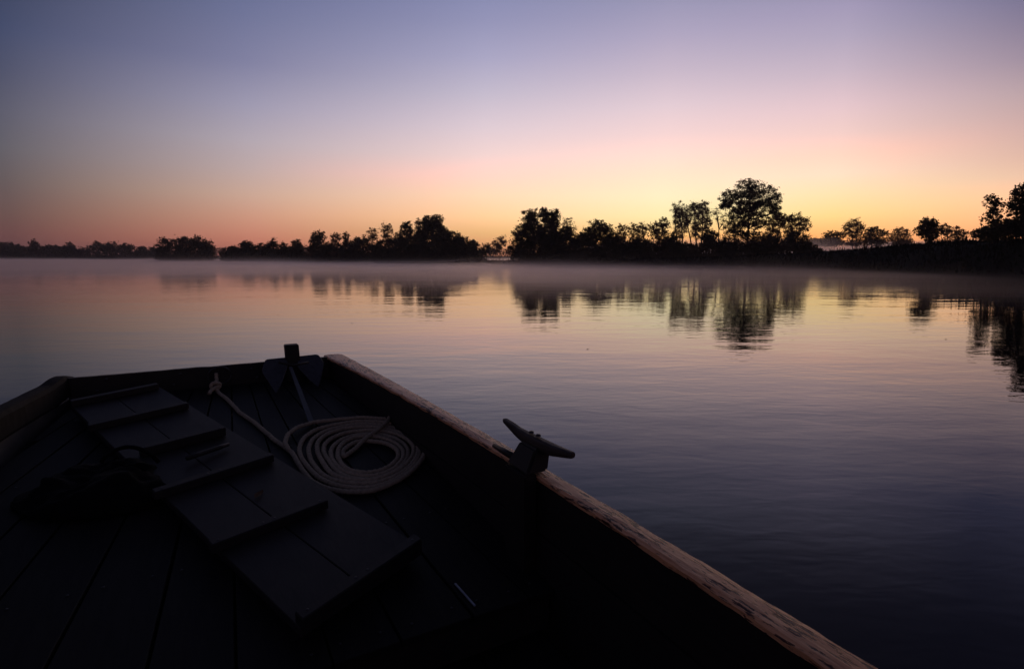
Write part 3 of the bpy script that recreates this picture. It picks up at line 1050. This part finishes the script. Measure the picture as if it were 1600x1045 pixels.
sweep('gunwale', vs_range(V_BOW + 0.04, V_AFT, 0.022), sec_gun, M_gun, boat, 0.0045, 3)


def strake(name, off_top, off_bot, w_top, w_bot, th, fn, side, mat, v0=V_BOW, v1=V_AFT, seed=1):
    def sec(v):
        wt = w_top(v) if callable(w_top) else w_top
        wb = w_bot(v) if callable(w_bot) else w_bot
        a, c = float(fn(v)) + side * off_top, float(fn(v)) + side * off_bot
        return [(a, wt), (a + side * th, wt), (c + side * th, wb), (c, wb)]
    return sweep(name, vs_range(v0, v1, 0.12), sec, mat, boat, 0.003, seed)


# right side, inside: upper and lower board, then the hull's outer board down into the water
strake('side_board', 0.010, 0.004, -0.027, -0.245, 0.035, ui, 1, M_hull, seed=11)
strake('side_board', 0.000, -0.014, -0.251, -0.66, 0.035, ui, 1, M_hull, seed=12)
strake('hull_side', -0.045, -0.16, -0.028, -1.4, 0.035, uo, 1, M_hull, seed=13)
# left side
TH_L = 0.085


def sec_rail(v):
    a = float(u_left(v))            # outer top edge
    e = max(0.0, (v - 5.05) / 0.42)   # rounded, slightly proud head at the bow
    up = 0.022 * math.sin(min(1, e) * math.pi) if e > 0 else 0.0
    dn = 0.05 * max(0.0, e - 0.6) ** 1.0
    wt = up - dn
    return [(a - 0.02, wt - 0.05), (a - 0.012, wt - 0.014), (a + 0.008, wt), (a + TH_L * 0.6, wt - 0.002), (a + TH_L - 0.015, wt - 0.014),
            (a + TH_L, wt - 0.04), (a + TH_L + 0.012, wt - 0.15), (a + TH_L + 0.006, wt - 0.165), (a + TH_L - 0.03, wt - 0.165), (a, wt - 0.10)]


sweep('gunwale', vs_range(V_BOW + 0.1, V_AFT, 0.05), sec_rail, M_rail_old, boat, 0.004, 21, smooth=False)['label'] = 'olive brown left rail with a rounded head'
strake('side_board', -0.075, -0.125, -0.170, -0.33, 0.035, u_left, -1, M_hull, seed=22)
strake('side_board', -0.128, -0.19, -0.336, -0.66, 0.035, u_left, -1, M_hull, seed=23)
strake('hull_side', 0.0, -0.12, -0.17, -1.4, 0.03, u_left, -1, M_hull, seed=24)


# bow board closing the front
def bow_board(name, w0, w1, v0, th, lean, u0, u1, seed):
    n_ = 36
    V_, F_ = [], []
    for k in range(n_ + 1):
        u = u0 + (u1 - u0) * k / n_
        top = w0 + 0.006 * vnoise((u, seed, 0), 4.0, 7) + 0.003 * vnoise((u, seed, 0), 19.0, 8)
        V_ += [B(u, v0, top), B(u, v0 + th, top - 0.003), B(u, v0 + th - lean, w1), B(u, v0 - lean, w1)]
    for k in range(n_):
        for j in range(4):
            F_.append((4 * k + j, 4 * k + (j + 1) % 4, 4 * k + 4 + (j + 1) % 4, 4 * k + 4 + j))
    F_.append((3, 2, 1, 0))
    F_.append((4 * n_, 4 * n_ + 1, 4 * n_ + 2, 4 * n_ + 3))
    o = build(name, V_, F_, M_hull, boat)
    return o


V_TR = 5.30
bow_board('bow_board', -0.004, -0.42, V_TR, 0.05, 0.03, float(u_left(V_TR)) + 0.075, float(ui(V_TR)) + 0.012, 1)
bow_board('bow_board', -0.426, -1.4, V_TR - 0.032, 0.05, 0.6, float(u_left(V_TR)) + 0.075, float(ui(V_TR)) + 0.012, 2)

# floor: tapering planks that fan out from the bow
V_EDGE = fp(750, 960)[1]


def seam_u(xs):
    p1, p2 = fp(xs, 605), fp(360 + (xs - 360) * (460 / 105.0), 960)
    s = (p2[0] - p1[0]) / (p2[1] - p1[1])
    return lambda v: p1[0] + s * (v - p1[1])


rj = random.Random(5)
seams = [361 + 28.5 * k + rj.uniform(-2.5, 2.5) for k in range(-9, 9)]
wall_l = lambda v: float(u_left(v)) + 0.165
wall_r = lambda v: float(ui(v)) - 0.010
kk = 0
for s0, s1 in zip([seams[0] - 60] + seams, seams + [seams[-1] + 60]):
    a, c = seam_u(s0), seam_u(s1)
    kk += 1
    gap = rj.uniform(0.004, 0.007)
    L_, R_ = [], []
    for v in vs_range(V_EDGE + rj.uniform(-0.004, 0.004), V_TR - 0.028, 0.16):
        l_, r_ = max(a(v) + gap, wall_l(v)), min(c(v) - gap, wall_r(v))
        if r_ - l_ > 0.012:
            L_.append((l_, v))
            R_.append((r_, v))
    if len(L_) < 2:
        continue
    dz = rj.uniform(-0.003, 0.003)
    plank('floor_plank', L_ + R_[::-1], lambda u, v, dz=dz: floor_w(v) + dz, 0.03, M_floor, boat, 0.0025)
# beam under the floor's after edge and the lower floor behind it
plank('floor_beam', [(float(u_left(1.3)) + .18, V_EDGE + 0.02), (float(ui(1.3)) - .02, V_EDGE + 0.02), (float(ui(1.3)) - .02, V_EDGE + 0.10), (float(u_left(1.3)) + .18, V_EDGE + 0.10)],
      lambda u, v: floor_w(v) - 0.034, 0.14, M_hull, boat, 0.004)
for k in range(8):
    u0 = -1.15 + 0.29 * k
    plank('bilge_plank', [(u0 + .004, V_AFT), (u0 + .286, V_AFT), (u0 + .286, V_EDGE + 0.6), (u0 + .004, V_EDGE + 0.6)], -0.645 + rj.uniform(-.003, .003), 0.03, M_hull, boat, 0.003)
plank('hull_bottom', [(-1.3, V_AFT), (1.3, V_AFT), (1.2, V_TR - 0.6), (-1.05, V_TR - 0.6)], -0.80, 0.05, M_hull, boat, 0)

# post at the bow
u0, w0 = vp(443.5, 538, 5.24)
u1, _ = vp(465, 538, 5.24)
sq = [(u0, 5.17), (u1, 5.17), (u1, 5.262), (u0, 5.262)]
pu = [B(u, v, w0) for u, v in sq]
pd = [B(u + 0.012, v, floor_w(v) + 0.001) for u, v in sq]
vs_, fs_ = prism_mesh(pu, pd)
bevel(build('bow_post', vs_, fs_, M_hull, boat), 0.006, 2)


# bolts in the bow board
def disc_bolt(p, nrm, rad, h, name, parent, mat):
    nrm = np.asarray(nrm, float)
    a = np.cross(nrm, [0.1, 0.2, 0.97])
    a /= np.linalg.norm(a)
    c = np.cross(nrm, a)
    V_, F_ = [], []
    rings = [(1.0, -0.3), (1.0, 0.35), (0.72, 0.8), (0.0, 1.0)]
    for f_, hh_ in rings[:-1]:
        for k in range(8):
            t = 2 * math.pi * k / 8
            V_.append(p + rad * f_ * (a * math.cos(t) + c * math.sin(t)) + nrm * h * hh_)
    V_.append(p + nrm * h)
    for i in range(2):
        for k in range(8):
            F_.append((i * 8 + k, i * 8 + (k + 1) % 8, i * 8 + 8 + (k + 1) % 8, i * 8 + 8 + k))
    for k in range(8):
        F_.append((16 + k, 16 + (k + 1) % 8, 24))
    return build(name, V_, F_, mat, parent, True)


for (x, y) in [(166, 592.5), (152, 611), (282, 584.5), (271, 601), (393, 576), (402, 590)]:
    u, w = vp(x, y, V_TR - 0.004)
    vv = V_TR - 0.03 * (-w / 0.42)
    disc_bolt(B(u, vv, w), -AX, 0.013, 0.009, 'bolt', boat, M_iron)

# nail heads where the floor planks cross the frames
nail_me = None
for v_n in (V_EDGE + 0.07, 2.55, 3.7, 4.75):
    for s0, s1 in zip(seams[:-1], seams[1:]):
        a, c = seam_u(s0)(v_n), seam_u(s1)(v_n)
        for f_ in (0.2, 0.8):
            u = a + (c - a) * f_ + rj.uniform(-.008, .008)
            if not (wall_l(v_n) + .02 < u < wall_r(v_n) - .02):
                continue
            p = B(u, v_n + rj.uniform(-.01, .01), floor_w(v_n) + 0.0035)
            if nail_me is None:
                nail_o = disc_bolt(p, (0, 0, 1), 0.0055, 0.0025, 'nail', boat, M_iron)
                nail_me, nail_p = nail_o.data, p
            else:
                o = nail_o.copy()
                COL.objects.link(o)
                o.location = tuple(p - nail_p)
                o.parent = boat
# ring hanging on the bow board
u, w = vp(343, 586, V_TR - 0.03)
cen = B(u, V_TR - 0.035, w)
V_, F_ = tube_mesh([cen + 0.075 * (CX * math.cos(t) * 1.15 + NX * math.sin(t) * 0.95) - AX * 0.012 * math.sin(t * 0.5) for t in np.linspace(0, 2 * math.pi, 33)], 0.006, 6)
build('mooring_ring', V_, F_, M_iron, boat, True)

# mooring cleat on the right gunwale: post with a two-horned cross piece and a pin
pc = bp(850, 738, 0.0)
wtop = 0.128
P1 = np.array([*bp(787, 662, wtop + 0.006), wtop + 0.006])
P2 = np.array([*bp(895, 713, wtop - 0.004), wtop - 0.004])
cm = (P1 + P2) / 2
cleat = None
dirv = (P2 - P1)
Lh = np.linalg.norm(dirv)
dirv /= Lh
sid = np.cross(dirv, [0, 0, 1.0])
sid /= np.linalg.norm(sid)
upv = np.cross(sid, dirv)
V_, F_ = [], []
prof = [(-.5, .008, .008, .020), (-.47, .014, .013, .018), (-.38, .019, .018, .010), (-.25, .023, .024, -.004), (-.1, .028, .030, -.014), (.1, .028, .030, -.016),
        (.25, .024, .025, -.012), (.38, .021, .020, -.004), (.485, .016, .015, .002), (.5, .013, .012, .002)]
for (t, hw, hh_, lift) in prof:
    c = P1 + dirv * (t + .5) * Lh + upv * lift
    for k in range(10):
        a = 2 * math.pi * k / 10
        ca, sa = math.cos(a), math.sin(a)
        q = c + sid * hw * math.copysign(abs(ca) ** .7, ca) + upv * hh_ * math.copysign(abs(sa) ** .7, sa)
        V_.append(B(*q))
for i in range(len(prof) - 1):
    for k in range(10):
        F_.append((i * 10 + k, i * 10 + (k + 1) % 10, i * 10 + 10 + (k + 1) % 10, i * 10 + 10 + k))
F_.append(tuple(range(9, -1, -1)))
F_.append(tuple((len(prof) - 1) * 10 + k for k in range(10)))
horn = build('cleat_horn', [tuple(np.array(q_) + 0.004 * np.array([vnoise(q_, 22, 1), vnoise(q_, 22, 2), vnoise(q_, 22, 3)])) for q_ in V_], F_, M_cleat, boat)
bevel(horn, 0.003)
# post under the horn, bolted to the inside of the gunwale
lo = bp(806, 745, -0.02)
hi = bp(852, 745, -0.02)
pu0, pv0 = cm[0], cm[1]
half = 0.088
gu = float(ui(pv0))
ring_t = [(gu - 0.055, pv0 + half), (gu + 0.055, pv0 + half), (gu + 0.055, pv0 - half), (gu - 0.055, pv0 - half)]
post_t = [B(pu0 + (q[0] - gu) * 0.7, pv0 + (q[1] - pv0) * .8, cm[2] - 0.02) for q in ring_t]
post_m = [B(q[0], q[1], 0.012) for q in ring_t]
vs_, fs_ = prism_mesh(post_t, post_m)
bevel(build('cleat_neck', [tuple(np.array(q_) + 0.006 * np.array([vnoise(q_, 15, 1), vnoise(q_, 15, 2), 0])) for q_ in vs_], fs_, M_hull, boat), 0.010, 2)
ring_b = [(gu - 0.060, pv0 + half), (gu - 0.002, pv0 + half), (gu - 0.002, pv0 - half), (gu - 0.060, pv0 - half)]
vs_, fs_ = prism_mesh([B(u, v, 0.0095) for u, v in ring_b], [B(u, v, -0.6) for u, v in ring_b])
bevel(build('cleat_post', vs_, fs_, M_hull, boat), 0.006, 2)
for s_, kx in ((0.02, 0), (-0.03, 1)):
    disc_bolt(B(*(cm + dirv * s_ + upv * (0.020 if kx else 0.020))), (0, 0, 1), 0.012, 0.008, 'bolt', boat, M_iron)
# pin through the neck, pointing forward along the rail
a0 = np.array([gu - 0.02, pv0 + half * .6, 0.035])
a1 = np.array([*bp(772, 696, 0.028), 0.028])
V_, F_ = tube_mesh([B(*a0), B(*((a0 + a1) / 2)), B(*a1)], [0.017, 0.016, 0.011], 7)
build('cleat_pin', V_, F_, M_hull, boat, True)

# thin bright metal strip lying in a floor seam
q0, q1 = fp(711, 914), fp(742, 949)
wd = 0.004
V_ = []
for (u, v) in (q0, q1):
    V_ += [B(u - wd, v, floor_w(v) + 0.005), B(u + wd, v, floor_w(v) + 0.005), B(u + wd, v, floor_w(v) + 0.010), B(u - wd, v, floor_w(v) + 0.010)]
build('metal_strip', V_, [(0, 1, 2, 3), (7, 6, 5, 4), (0, 4, 5, 1), (1, 5, 6, 2), (2, 6, 7, 3), (3, 7, 4, 0)], M_bright, boat)


# ------------------------------------------------------------------ gangplank lying on the floor
def gp(x, y, off):
    u, v = fp(x, y, off)
    return np.array([u, v, floor_w(v) + off])


g_fl, g_fr, g_nr, g_nl = gp(110, 633, .085), gp(250, 604, .085), gp(660, 853, .07), gp(470, 983, .07)
mid_ = (g_fl + g_fr + g_nr + g_nl) / 4
gang = thing('gangplank', 'dark two-board gangplank with cross battens lying slantwise on the boat floor', 'gangplank', B(mid_[0], mid_[1], floor_w(mid_[1])))


def gpos(s, t, dw=0.0):
    p = (g_fl * (1 - s) + g_fr * s) * (1 - t) + (g_nl * (1 - s) + g_nr * s) * t
    return B(p[0], p[1], p[2] + dw)


for (s0, s1) in ((0.0, 0.452), (0.462, 1.0)):
    ring = [(s0, 0.0), (s1, 0.0), (s1, 0.35), (s1, 0.7), (s1, 1.0), (s0, 1.0), (s0, 0.7), (s0, 0.35)]
    dz = 0.002 if s0 == 0 else -0.001
    vs_, fs_ = prism_mesh([gpos(s, t, dz) for s, t in ring], [gpos(s, t, dz - 0.035) for s, t in ring])
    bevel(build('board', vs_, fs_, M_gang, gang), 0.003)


def g_t(x, y):
    best = None
    nrm = np.cross(g_fr - g_fl, g_nr - g_fr)
    r_ = ray(x, y)
    d = np.array([r_ @ CX, r_ @ AX, r_ @ NX])
    e = np.array([0, 0, EH])
    k = ((g_fl - e) @ nrm) / (d @ nrm)
    p = e + d * k
    # invert the bilinear patch
    s, t = 0.5, 0.5
    for _ in range(20):
        q = (g_fl * (1 - s) + g_fr * s) * (1 - t) + (g_nl * (1 - s) + g_nr * s) * t
        ds = (g_fr - g_fl) * (1 - t) + (g_nr - g_nl) * t
        dt = (g_nl - g_fl) * (1 - s) + (g_nr - g_fr) * s
        A_ = np.stack([ds[:2], dt[:2]], 1)
        x_ = np.linalg.solve(A_, (p - q)[:2])
        s, t = s + x_[0], t + x_[1]
    return s, t


BAT = [((113, 637), (249, 609), .045, .055), ((140, 676), (296, 639), .045, .05), ((222, 716), (354, 681), .055, .05), ((243, 783), (429, 722), .045, .05),
       ((333, 867), (514, 795), .045, .05), ((474, 986), (660, 856), .045, .055)]
for (pl, pr, hgt_, wid) in BAT:
    (s0, t0), (s1, t1) = g_t(*pl), g_t(*pr)
    Lg = np.linalg.norm((g_nl - g_fl))
    dt = wid / Lg
    ring = [(s0, t0 - dt), (s1, t1 - dt), (s1, t1), (s0, t0)]
    vs_, fs_ = prism_mesh([gpos(s, t, hgt_) for s, t in ring], [gpos(s, t, 0.0028) for s, t in ring])
    bt = build('batten', vs_, fs_, M_gang, gang)
    bevel(bt, 0.004)
    for f_ in (0.06, 0.42, 0.52, 0.94):
        disc_bolt(gpos(s0 + (s1 - s0) * f_, t0 + (t1 - t0) * f_ - dt * 0.5, hgt_), (0, 0, 1), 0.0055, 0.002, 'screw', gang, M_steel)
# rests under the two ends
for t_ in (0.04, 0.93):
    ring = [(0.03, t_), (1.03, t_), (1.03, t_ + .025), (0.03, t_ + .025)]
    p_ = [gpos(s, t, -0.037) for s, t in ring]
    q_ = []
    for pt in p_:
        rel = pt - ORG
        q_.append(B(rel @ CX, rel @ AX, floor_w(rel @ AX) + 0.004))
    vs_, fs_ = prism_mesh(p_, q_)
    build('rest', vs_, fs_, M_gang, gang)

# second, loose stick next to the third batten
a_, c_ = gp(292, 716, .11), gp(357, 694, .10)
stick = MB()
stick.tube([B(*(a_ + (c_ - a_) * k / 4)) for k in range(5)], [.013, .014, .0135, .014, .011], 7)
so = stick.build('stick', M_hull, None, True)
tag(so, 'short dark stick lying across the gangplank beside its third batten', 'stick')

# ------------------------------------------------------------------ bag left of the gangplank
bc = gp(165, 765, 0.0)
V_, F_ = [], []
nu, nv = 72, 30
p_l, p_r = gp(30, 775, .0), gp(270, 775, .0)
half_l = np.linalg.norm(p_r - p_l) / 2
ctr = (p_l + p_r) / 2
axb = (p_r - p_l) / np.linalg.norm(p_r - p_l)
crs = np.array([-axb[1], axb[0], 0])
for j in range(nv + 1):
    ph = math.pi / 2 * (1 - j / nv)
    for i in range(nu):
        th = 2 * math.pi * i / nu
        x_ = math.cos(ph) ** 0.7 * math.cos(th) * half_l
        y_ = math.cos(ph) ** 0.7 * math.sin(th) * half_l * 0.72
        hx = 0.75 + 0.35 * math.sin(x_ / half_l * 2.2 + 0.4)
        z_ = math.sin(ph) * 0.15 * hx
        p = ctr + axb * x_ + crs * y_ + np.array([0, 0, z_])
        nn = vnoise(p, 5.0, 2) * 0.06 - abs(vnoise(p, 9.0, 3)) * 0.05 - abs(vnoise(p, 19.0, 5)) * 0.022 + abs(vnoise(p, 3.5, 8)) * 0.05
        p = p + np.array([axb[0] * math.cos(th), axb[1] * math.cos(th), 0]) * nn + np.array([0, 0, nn * math.sin(ph)])
        p[2] = max(p[2], floor_w(p[1]) + 0.002)
        V_.append(B(*p))
for j in range(nv):
    for i in range(nu):
        F_.append((j * nu + i, j * nu + (i + 1) % nu, (j + 1) * nu + (i + 1) % nu, (j + 1) * nu + i))
bag = thing('bag', 'slumped black canvas bag with a loop handle, left of the gangplank', 'bag', B(ctr[0], ctr[1], floor_w(ctr[1])))
build('body', V_, F_, M_bag, bag, True)
h0, h1 = gp(158, 722, .12), gp(248, 722, .12)
pts_ = []
for k in range(15):
    t = k / 14
    p = h0 + (h1 - h0) * t
    p = p + np.array([0, 0.03 * math.sin(math.pi * t), 0.075 * math.sin(math.pi * t) ** 0.7])
    pts_.append(B(*p))
V_, F_ = tube_mesh(pts_, 0.011, 7)
build('handle', V_, F_, M_bag, bag, True)

# ------------------------------------------------------------------ anchor leaning on the bow board


FLK = min(fp(432, 614)[1], fp(497, 605)[1]) - 0.01


def av(y):
    return 5.235 - (y - 553) / 60.0 * (5.235 - FLK)


def apt(x, y, dv=0.0):
    v = av(y) + dv
    u, w = vp(x, y, v)
    return B(u, v, w)


anch = thing('anchor', 'grey steel anchor with two broad pointed flukes leaning on the bow board by the post', 'anchor', apt(470, 612))
for poly in (
        [(413, 566), (414.5, 562.5), (418, 561), (447, 558.2), (449.5, 562), (449, 575), (441, 597), (433, 613), (430.5, 613.5), (421, 599), (411, 584), (409.5, 577)],
        [(465.5, 560), (468, 556.2), (493, 553.6), (497, 554.2), (501, 558), (505.5, 566), (505.5, 573), (502, 592), (498.5, 603), (496, 604), (484, 594), (468, 577), (464.5, 572)]):
    f_ = [apt(x, y, -0.004) for x, y in poly]
    k_ = [apt(x, y, 0.012) for x, y in poly]
    vs_, fs_ = prism_mesh(f_, k_)
    bevel(build('fluke', vs_, fs_, M_steel, anch), 0.004)
e0 = apt(454, 574, -0.10)
q = gp(486, 659, .012)
e1 = B(*q)
sh = MB()
sdir = (e1 - e0) / np.linalg.norm(e1 - e0)
ss = np.cross(sdir, NX)
ss /= np.linalg.norm(ss)
su = np.cross(ss, sdir)
for p, wd_ in ((e0, .012), (e0 + (e1 - e0) * .5, .016), (e1, .018)):
    sh.v += [tuple(p + ss * wd_ + su * .008), tuple(p - ss * wd_ + su * .008), tuple(p - ss * wd_ - su * .008), tuple(p + ss * wd_ - su * .008)]
for i in range(2):
    for k in range(4):
        sh.f.append((4 * i + k, 4 * i + (k + 1) % 4, 4 * i + 4 + (k + 1) % 4, 4 * i + 4 + k))
sh.f += [(3, 2, 1, 0), (8, 9, 10, 11)]
sh.build('shank', M_steel, anch)
hb = MB()
hb.tube([apt(436, 566, -.075), apt(458, 571, -0.095), apt(482, 566, -.075)], .011, 7)
hb.build('stock', M_hull, anch, True)

# ------------------------------------------------------------------ mooring rope: from the ring to a flat coil


def rope_mesh(path, rad, pitch=0.075, step=0.009):
    P = np.asarray(path, float)
    # resample evenly
    d = np.concatenate([[0], np.cumsum(np.linalg.norm(np.diff(P, axis=0), axis=1))])
    n_ = int(d[-1] / step)
    s = np.linspace(0, d[-1], n_)
    Q = np.stack([np.interp(s, d, P[:, i]) for i in range(3)], 1)
    for _ in range(3):
        Q[1:-1] = (Q[:-2] + 2 * Q[1:-1] + Q[2:]) / 4
    Q[1:-1] += np.array([[0.0022 * vnoise(q, 14, 1), 0.0022 * vnoise(q, 14, 2), 0.0016 * vnoise(q, 18, 3)] for q in Q[1:-1]])
    fr_ = frames(Q)
    m_ = 12
    V_ = np.zeros((n_, m_, 3))
    for i in range(n_):
        tw_ = 2 * math.pi * s[i] / (3 * pitch * 0.45)
        a_, c_ = fr_[i]
        for k in range(m_):
            t = 2 * math.pi * k / m_
            rr = rad * (0.86 + 0.26 * abs(math.cos(1.5 * (t - tw_))))
            V_[i, k] = Q[i] + rr * (a_ * math.cos(t) + c_ * math.sin(t))
    F_ = []
    for i in range(n_ - 1):
        for k in range(m_):
            F_.append((i * m_ + k, i * m_ + (k + 1) % m_, (i + 1) * m_ + (k + 1) % m_, (i + 1) * m_ + k))
    F_.append(tuple(range(m_ - 1, -1, -1)))
    F_.append(tuple((n_ - 1) * m_ + k for k in range(m_)))
    return V_.reshape(-1, 3), F_


RR = 0.0135


def fl(x, y, off=RR):
    u, v = fp(x, y, off)
    return np.array([u, v, floor_w(v) + off])


outer_c = [(463, 716), (471, 732), (485, 750), (504, 761), (530, 768), (568, 770.5), (598, 765), (636, 748), (664, 722), (671, 697), (656, 678), (632, 665), (596, 657), (557, 655.5), (523, 660), (490, 668), (468, 682), (461, 698)]
inner_c = [(537, 714), (540, 720), (545, 727), (552, 732), (560, 735), (574, 737), (590, 735), (606, 728), (616, 718), (617, 707), (610, 699), (601, 694), (590, 691), (575, 690), (560, 691), (549, 696), (541, 702), (537, 708)]
oc = np.array([fl(*q) for q in outer_c])
ic = np.array([fl(*q) for q in inner_c])
mc = len(outer_c)


def closed(arr, t):             # smooth closed polyline, t in turns
    x = (t % 1.0) * mc
    i = int(x)
    f_ = x - i
    p0, p1, p2, p3 = arr[(i - 1) % mc], arr[i % mc], arr[(i + 1) % mc], arr[(i + 2) % mc]
    return 0.5 * ((2 * p1) + (-p0 + p2) * f_ + (2 * p0 - 5 * p1 + 4 * p2 - p3) * f_ ** 2 + (-p0 + 3 * p1 - 3 * p2 + p3) * f_ ** 3)


TURNS = 7
path = []
ur, wr = vp(338, 588, V_TR - 0.07)
path.append(B(ur, V_TR - 0.05, wr + 0.02))
path.append(B(ur, V_TR - 0.085, wr - 0.03))
kn = fl(337, 605, 0.045)
path.append(B(*kn))
for q in [(341, 613), (356, 624.5), (375, 644.6), (396, 659), (415, 675), (429, 687.5), (445, 698), (456, 707)]:
    path.append(B(*fl(*q)))
rope_r = random.Random(9)
ph1, ph2 = 1.3, 4.1
for k in range(TURNS * 60 + 1):
    t = k / 60.0
    f_ = min(1.0, (t / TURNS) ** 0.95)
    p = closed(oc, t) * (1 - f_) + closed(ic, t) * f_
    wob = 0.010 * math.sin(2 * math.pi * t * 1.13 + ph1) + 0.006 * math.sin(2 * math.pi * t * 2.71 + ph2)
    ctr_ = oc.mean(axis=0)
    rad_v = p - ctr_
    rad_v[2] = 0
    rad_v /= np.linalg.norm(rad_v)
    p = p + rad_v * wob
    p[2] = floor_w(p[1]) + RR + 0.004 * (1 + math.sin(2 * math.pi * t * 0.37 + 0.5)) * (0.4 + f_)
    path.append(B(*p))
lift = 0.0
for q, off in [((556, 700), .02), ((572, 684), .035), ((590, 672), .045), ((604, 660), .05), ((610, 650), .055)]:
    path.append(B(*fl(q[0], q[1], off)))
rv_, rf_ = rope_mesh(path, RR)
rope = thing('mooring_rope', 'pale twisted mooring rope knotted to the bow ring and coiled flat on the floor', 'rope', B(*(oc.mean(axis=0) - np.array([0, 0, RR]))))
build('rope_run', rv_, rf_, M_rope, rope, True)
# a loose loop doubling the coil's left shoulder
pl_ = [(452, 704), (445, 692), (449, 679), (463, 668), (488, 660), (528, 655), (566, 652), (606, 655), (640, 664)]
lp = []
for k, q in enumerate(pl_):
    lp.append(B(*fl(q[0], q[1], RR + (0.018 if k in (1, 2, 3) else 0.006))))
lp2 = [lp[0]]
for a_, c_ in zip(lp[:-1], lp[1:]):
    for j in range(1, 6):
        lp2.append(a_ + (c_ - a_) * j / 5)
lv_, lf_ = rope_mesh(lp2, RR)
build('rope_loop', lv_, lf_, M_rope, rope, True)
# knot at the ring
kp = []
kc = B(*kn)
for k in range(60):
    t = 2 * math.pi * k / 59 * 2
    kp.append(kc + 0.028 * (CX * math.cos(t) * 1.2 + NX * (math.sin(t) * 0.9 + 0.5) + AX * 0.55 * math.sin(t * 1.5)))
kp += [kc + CX * -0.035 - AX * 0.05 - NX * 0.01, kc + CX * -0.05 - AX * 0.11 - NX * 0.025]
kv_, kf_ = rope_mesh(kp, RR)
build('knot', kv_, kf_, M_rope, rope, True)


# ------------------------------------------------------------------ small leaves
def leaf_thing(name, p, size, label, group, mat, seed, cat='leaf'):
    r_ = random.Random(seed)
    a = r_.uniform(0, 6.28)
    d = np.array([math.cos(a), math.sin(a), 0])
    s = np.array([-d[1], d[0], 0])
    V_ = [p - d * size, p - d * .4 * size + s * size * .42 + NX * size * .18, p + d * .3 * size + s * size * .38 + NX * size * .15, p + d * size + NX * size * .22,
          p + d * .3 * size - s * size * .38 + NX * size * .12, p - d * .4 * size - s * size * .42 + NX * size * .1, p - d * .4 * size + NX * .02 * size, p + d * .3 * size + NX * .03 * size]
    F_ = [(0, 6, 1), (1, 6, 7, 2), (2, 7, 3), (0, 5, 6), (5, 4, 7, 6), (4, 3, 7)]
    o = build(name, V_, F_, mat)
    o.data.materials[0] = mat
    tag(o, label, cat, group)
    return o


lq = gp(405, 774, .075)
leaf_thing('fallen_leaf', B(lq[0], lq[1], lq[2] + 0.006), 0.04, 'curled dry leaf lying on the gangplank between its fourth and fifth battens', None, M_leaf_brown, 3)
GL = 'leaves floating on the river'
for k, (x, y, lab) in enumerate([(434, 492, 'dark leaf floating on the water ahead of the bow, far left one'),
                                 (550, 505, 'dark leaf floating on the water beyond the anchor'),
                                 (918, 545, 'dark leaf floating in the pink reflection right of the boat'),
                                 (1205, 500, 'dark leaf floating beside the reflection of the biggest tree'),
                                 (1440, 502, 'dark leaf floating under the reflection of the round bush'),
                                 (1478, 530, 'dark leaf floating nearest the reflection of the right edge trees')]):
    r_ = ray(x, y)
    p = EYE + r_ * (-(EYE[2] - 0.004) / r_[2])
    leaf_thing('floating_leaf', p, 0.045, lab, GL, M_leaf_brown, 40 + k)
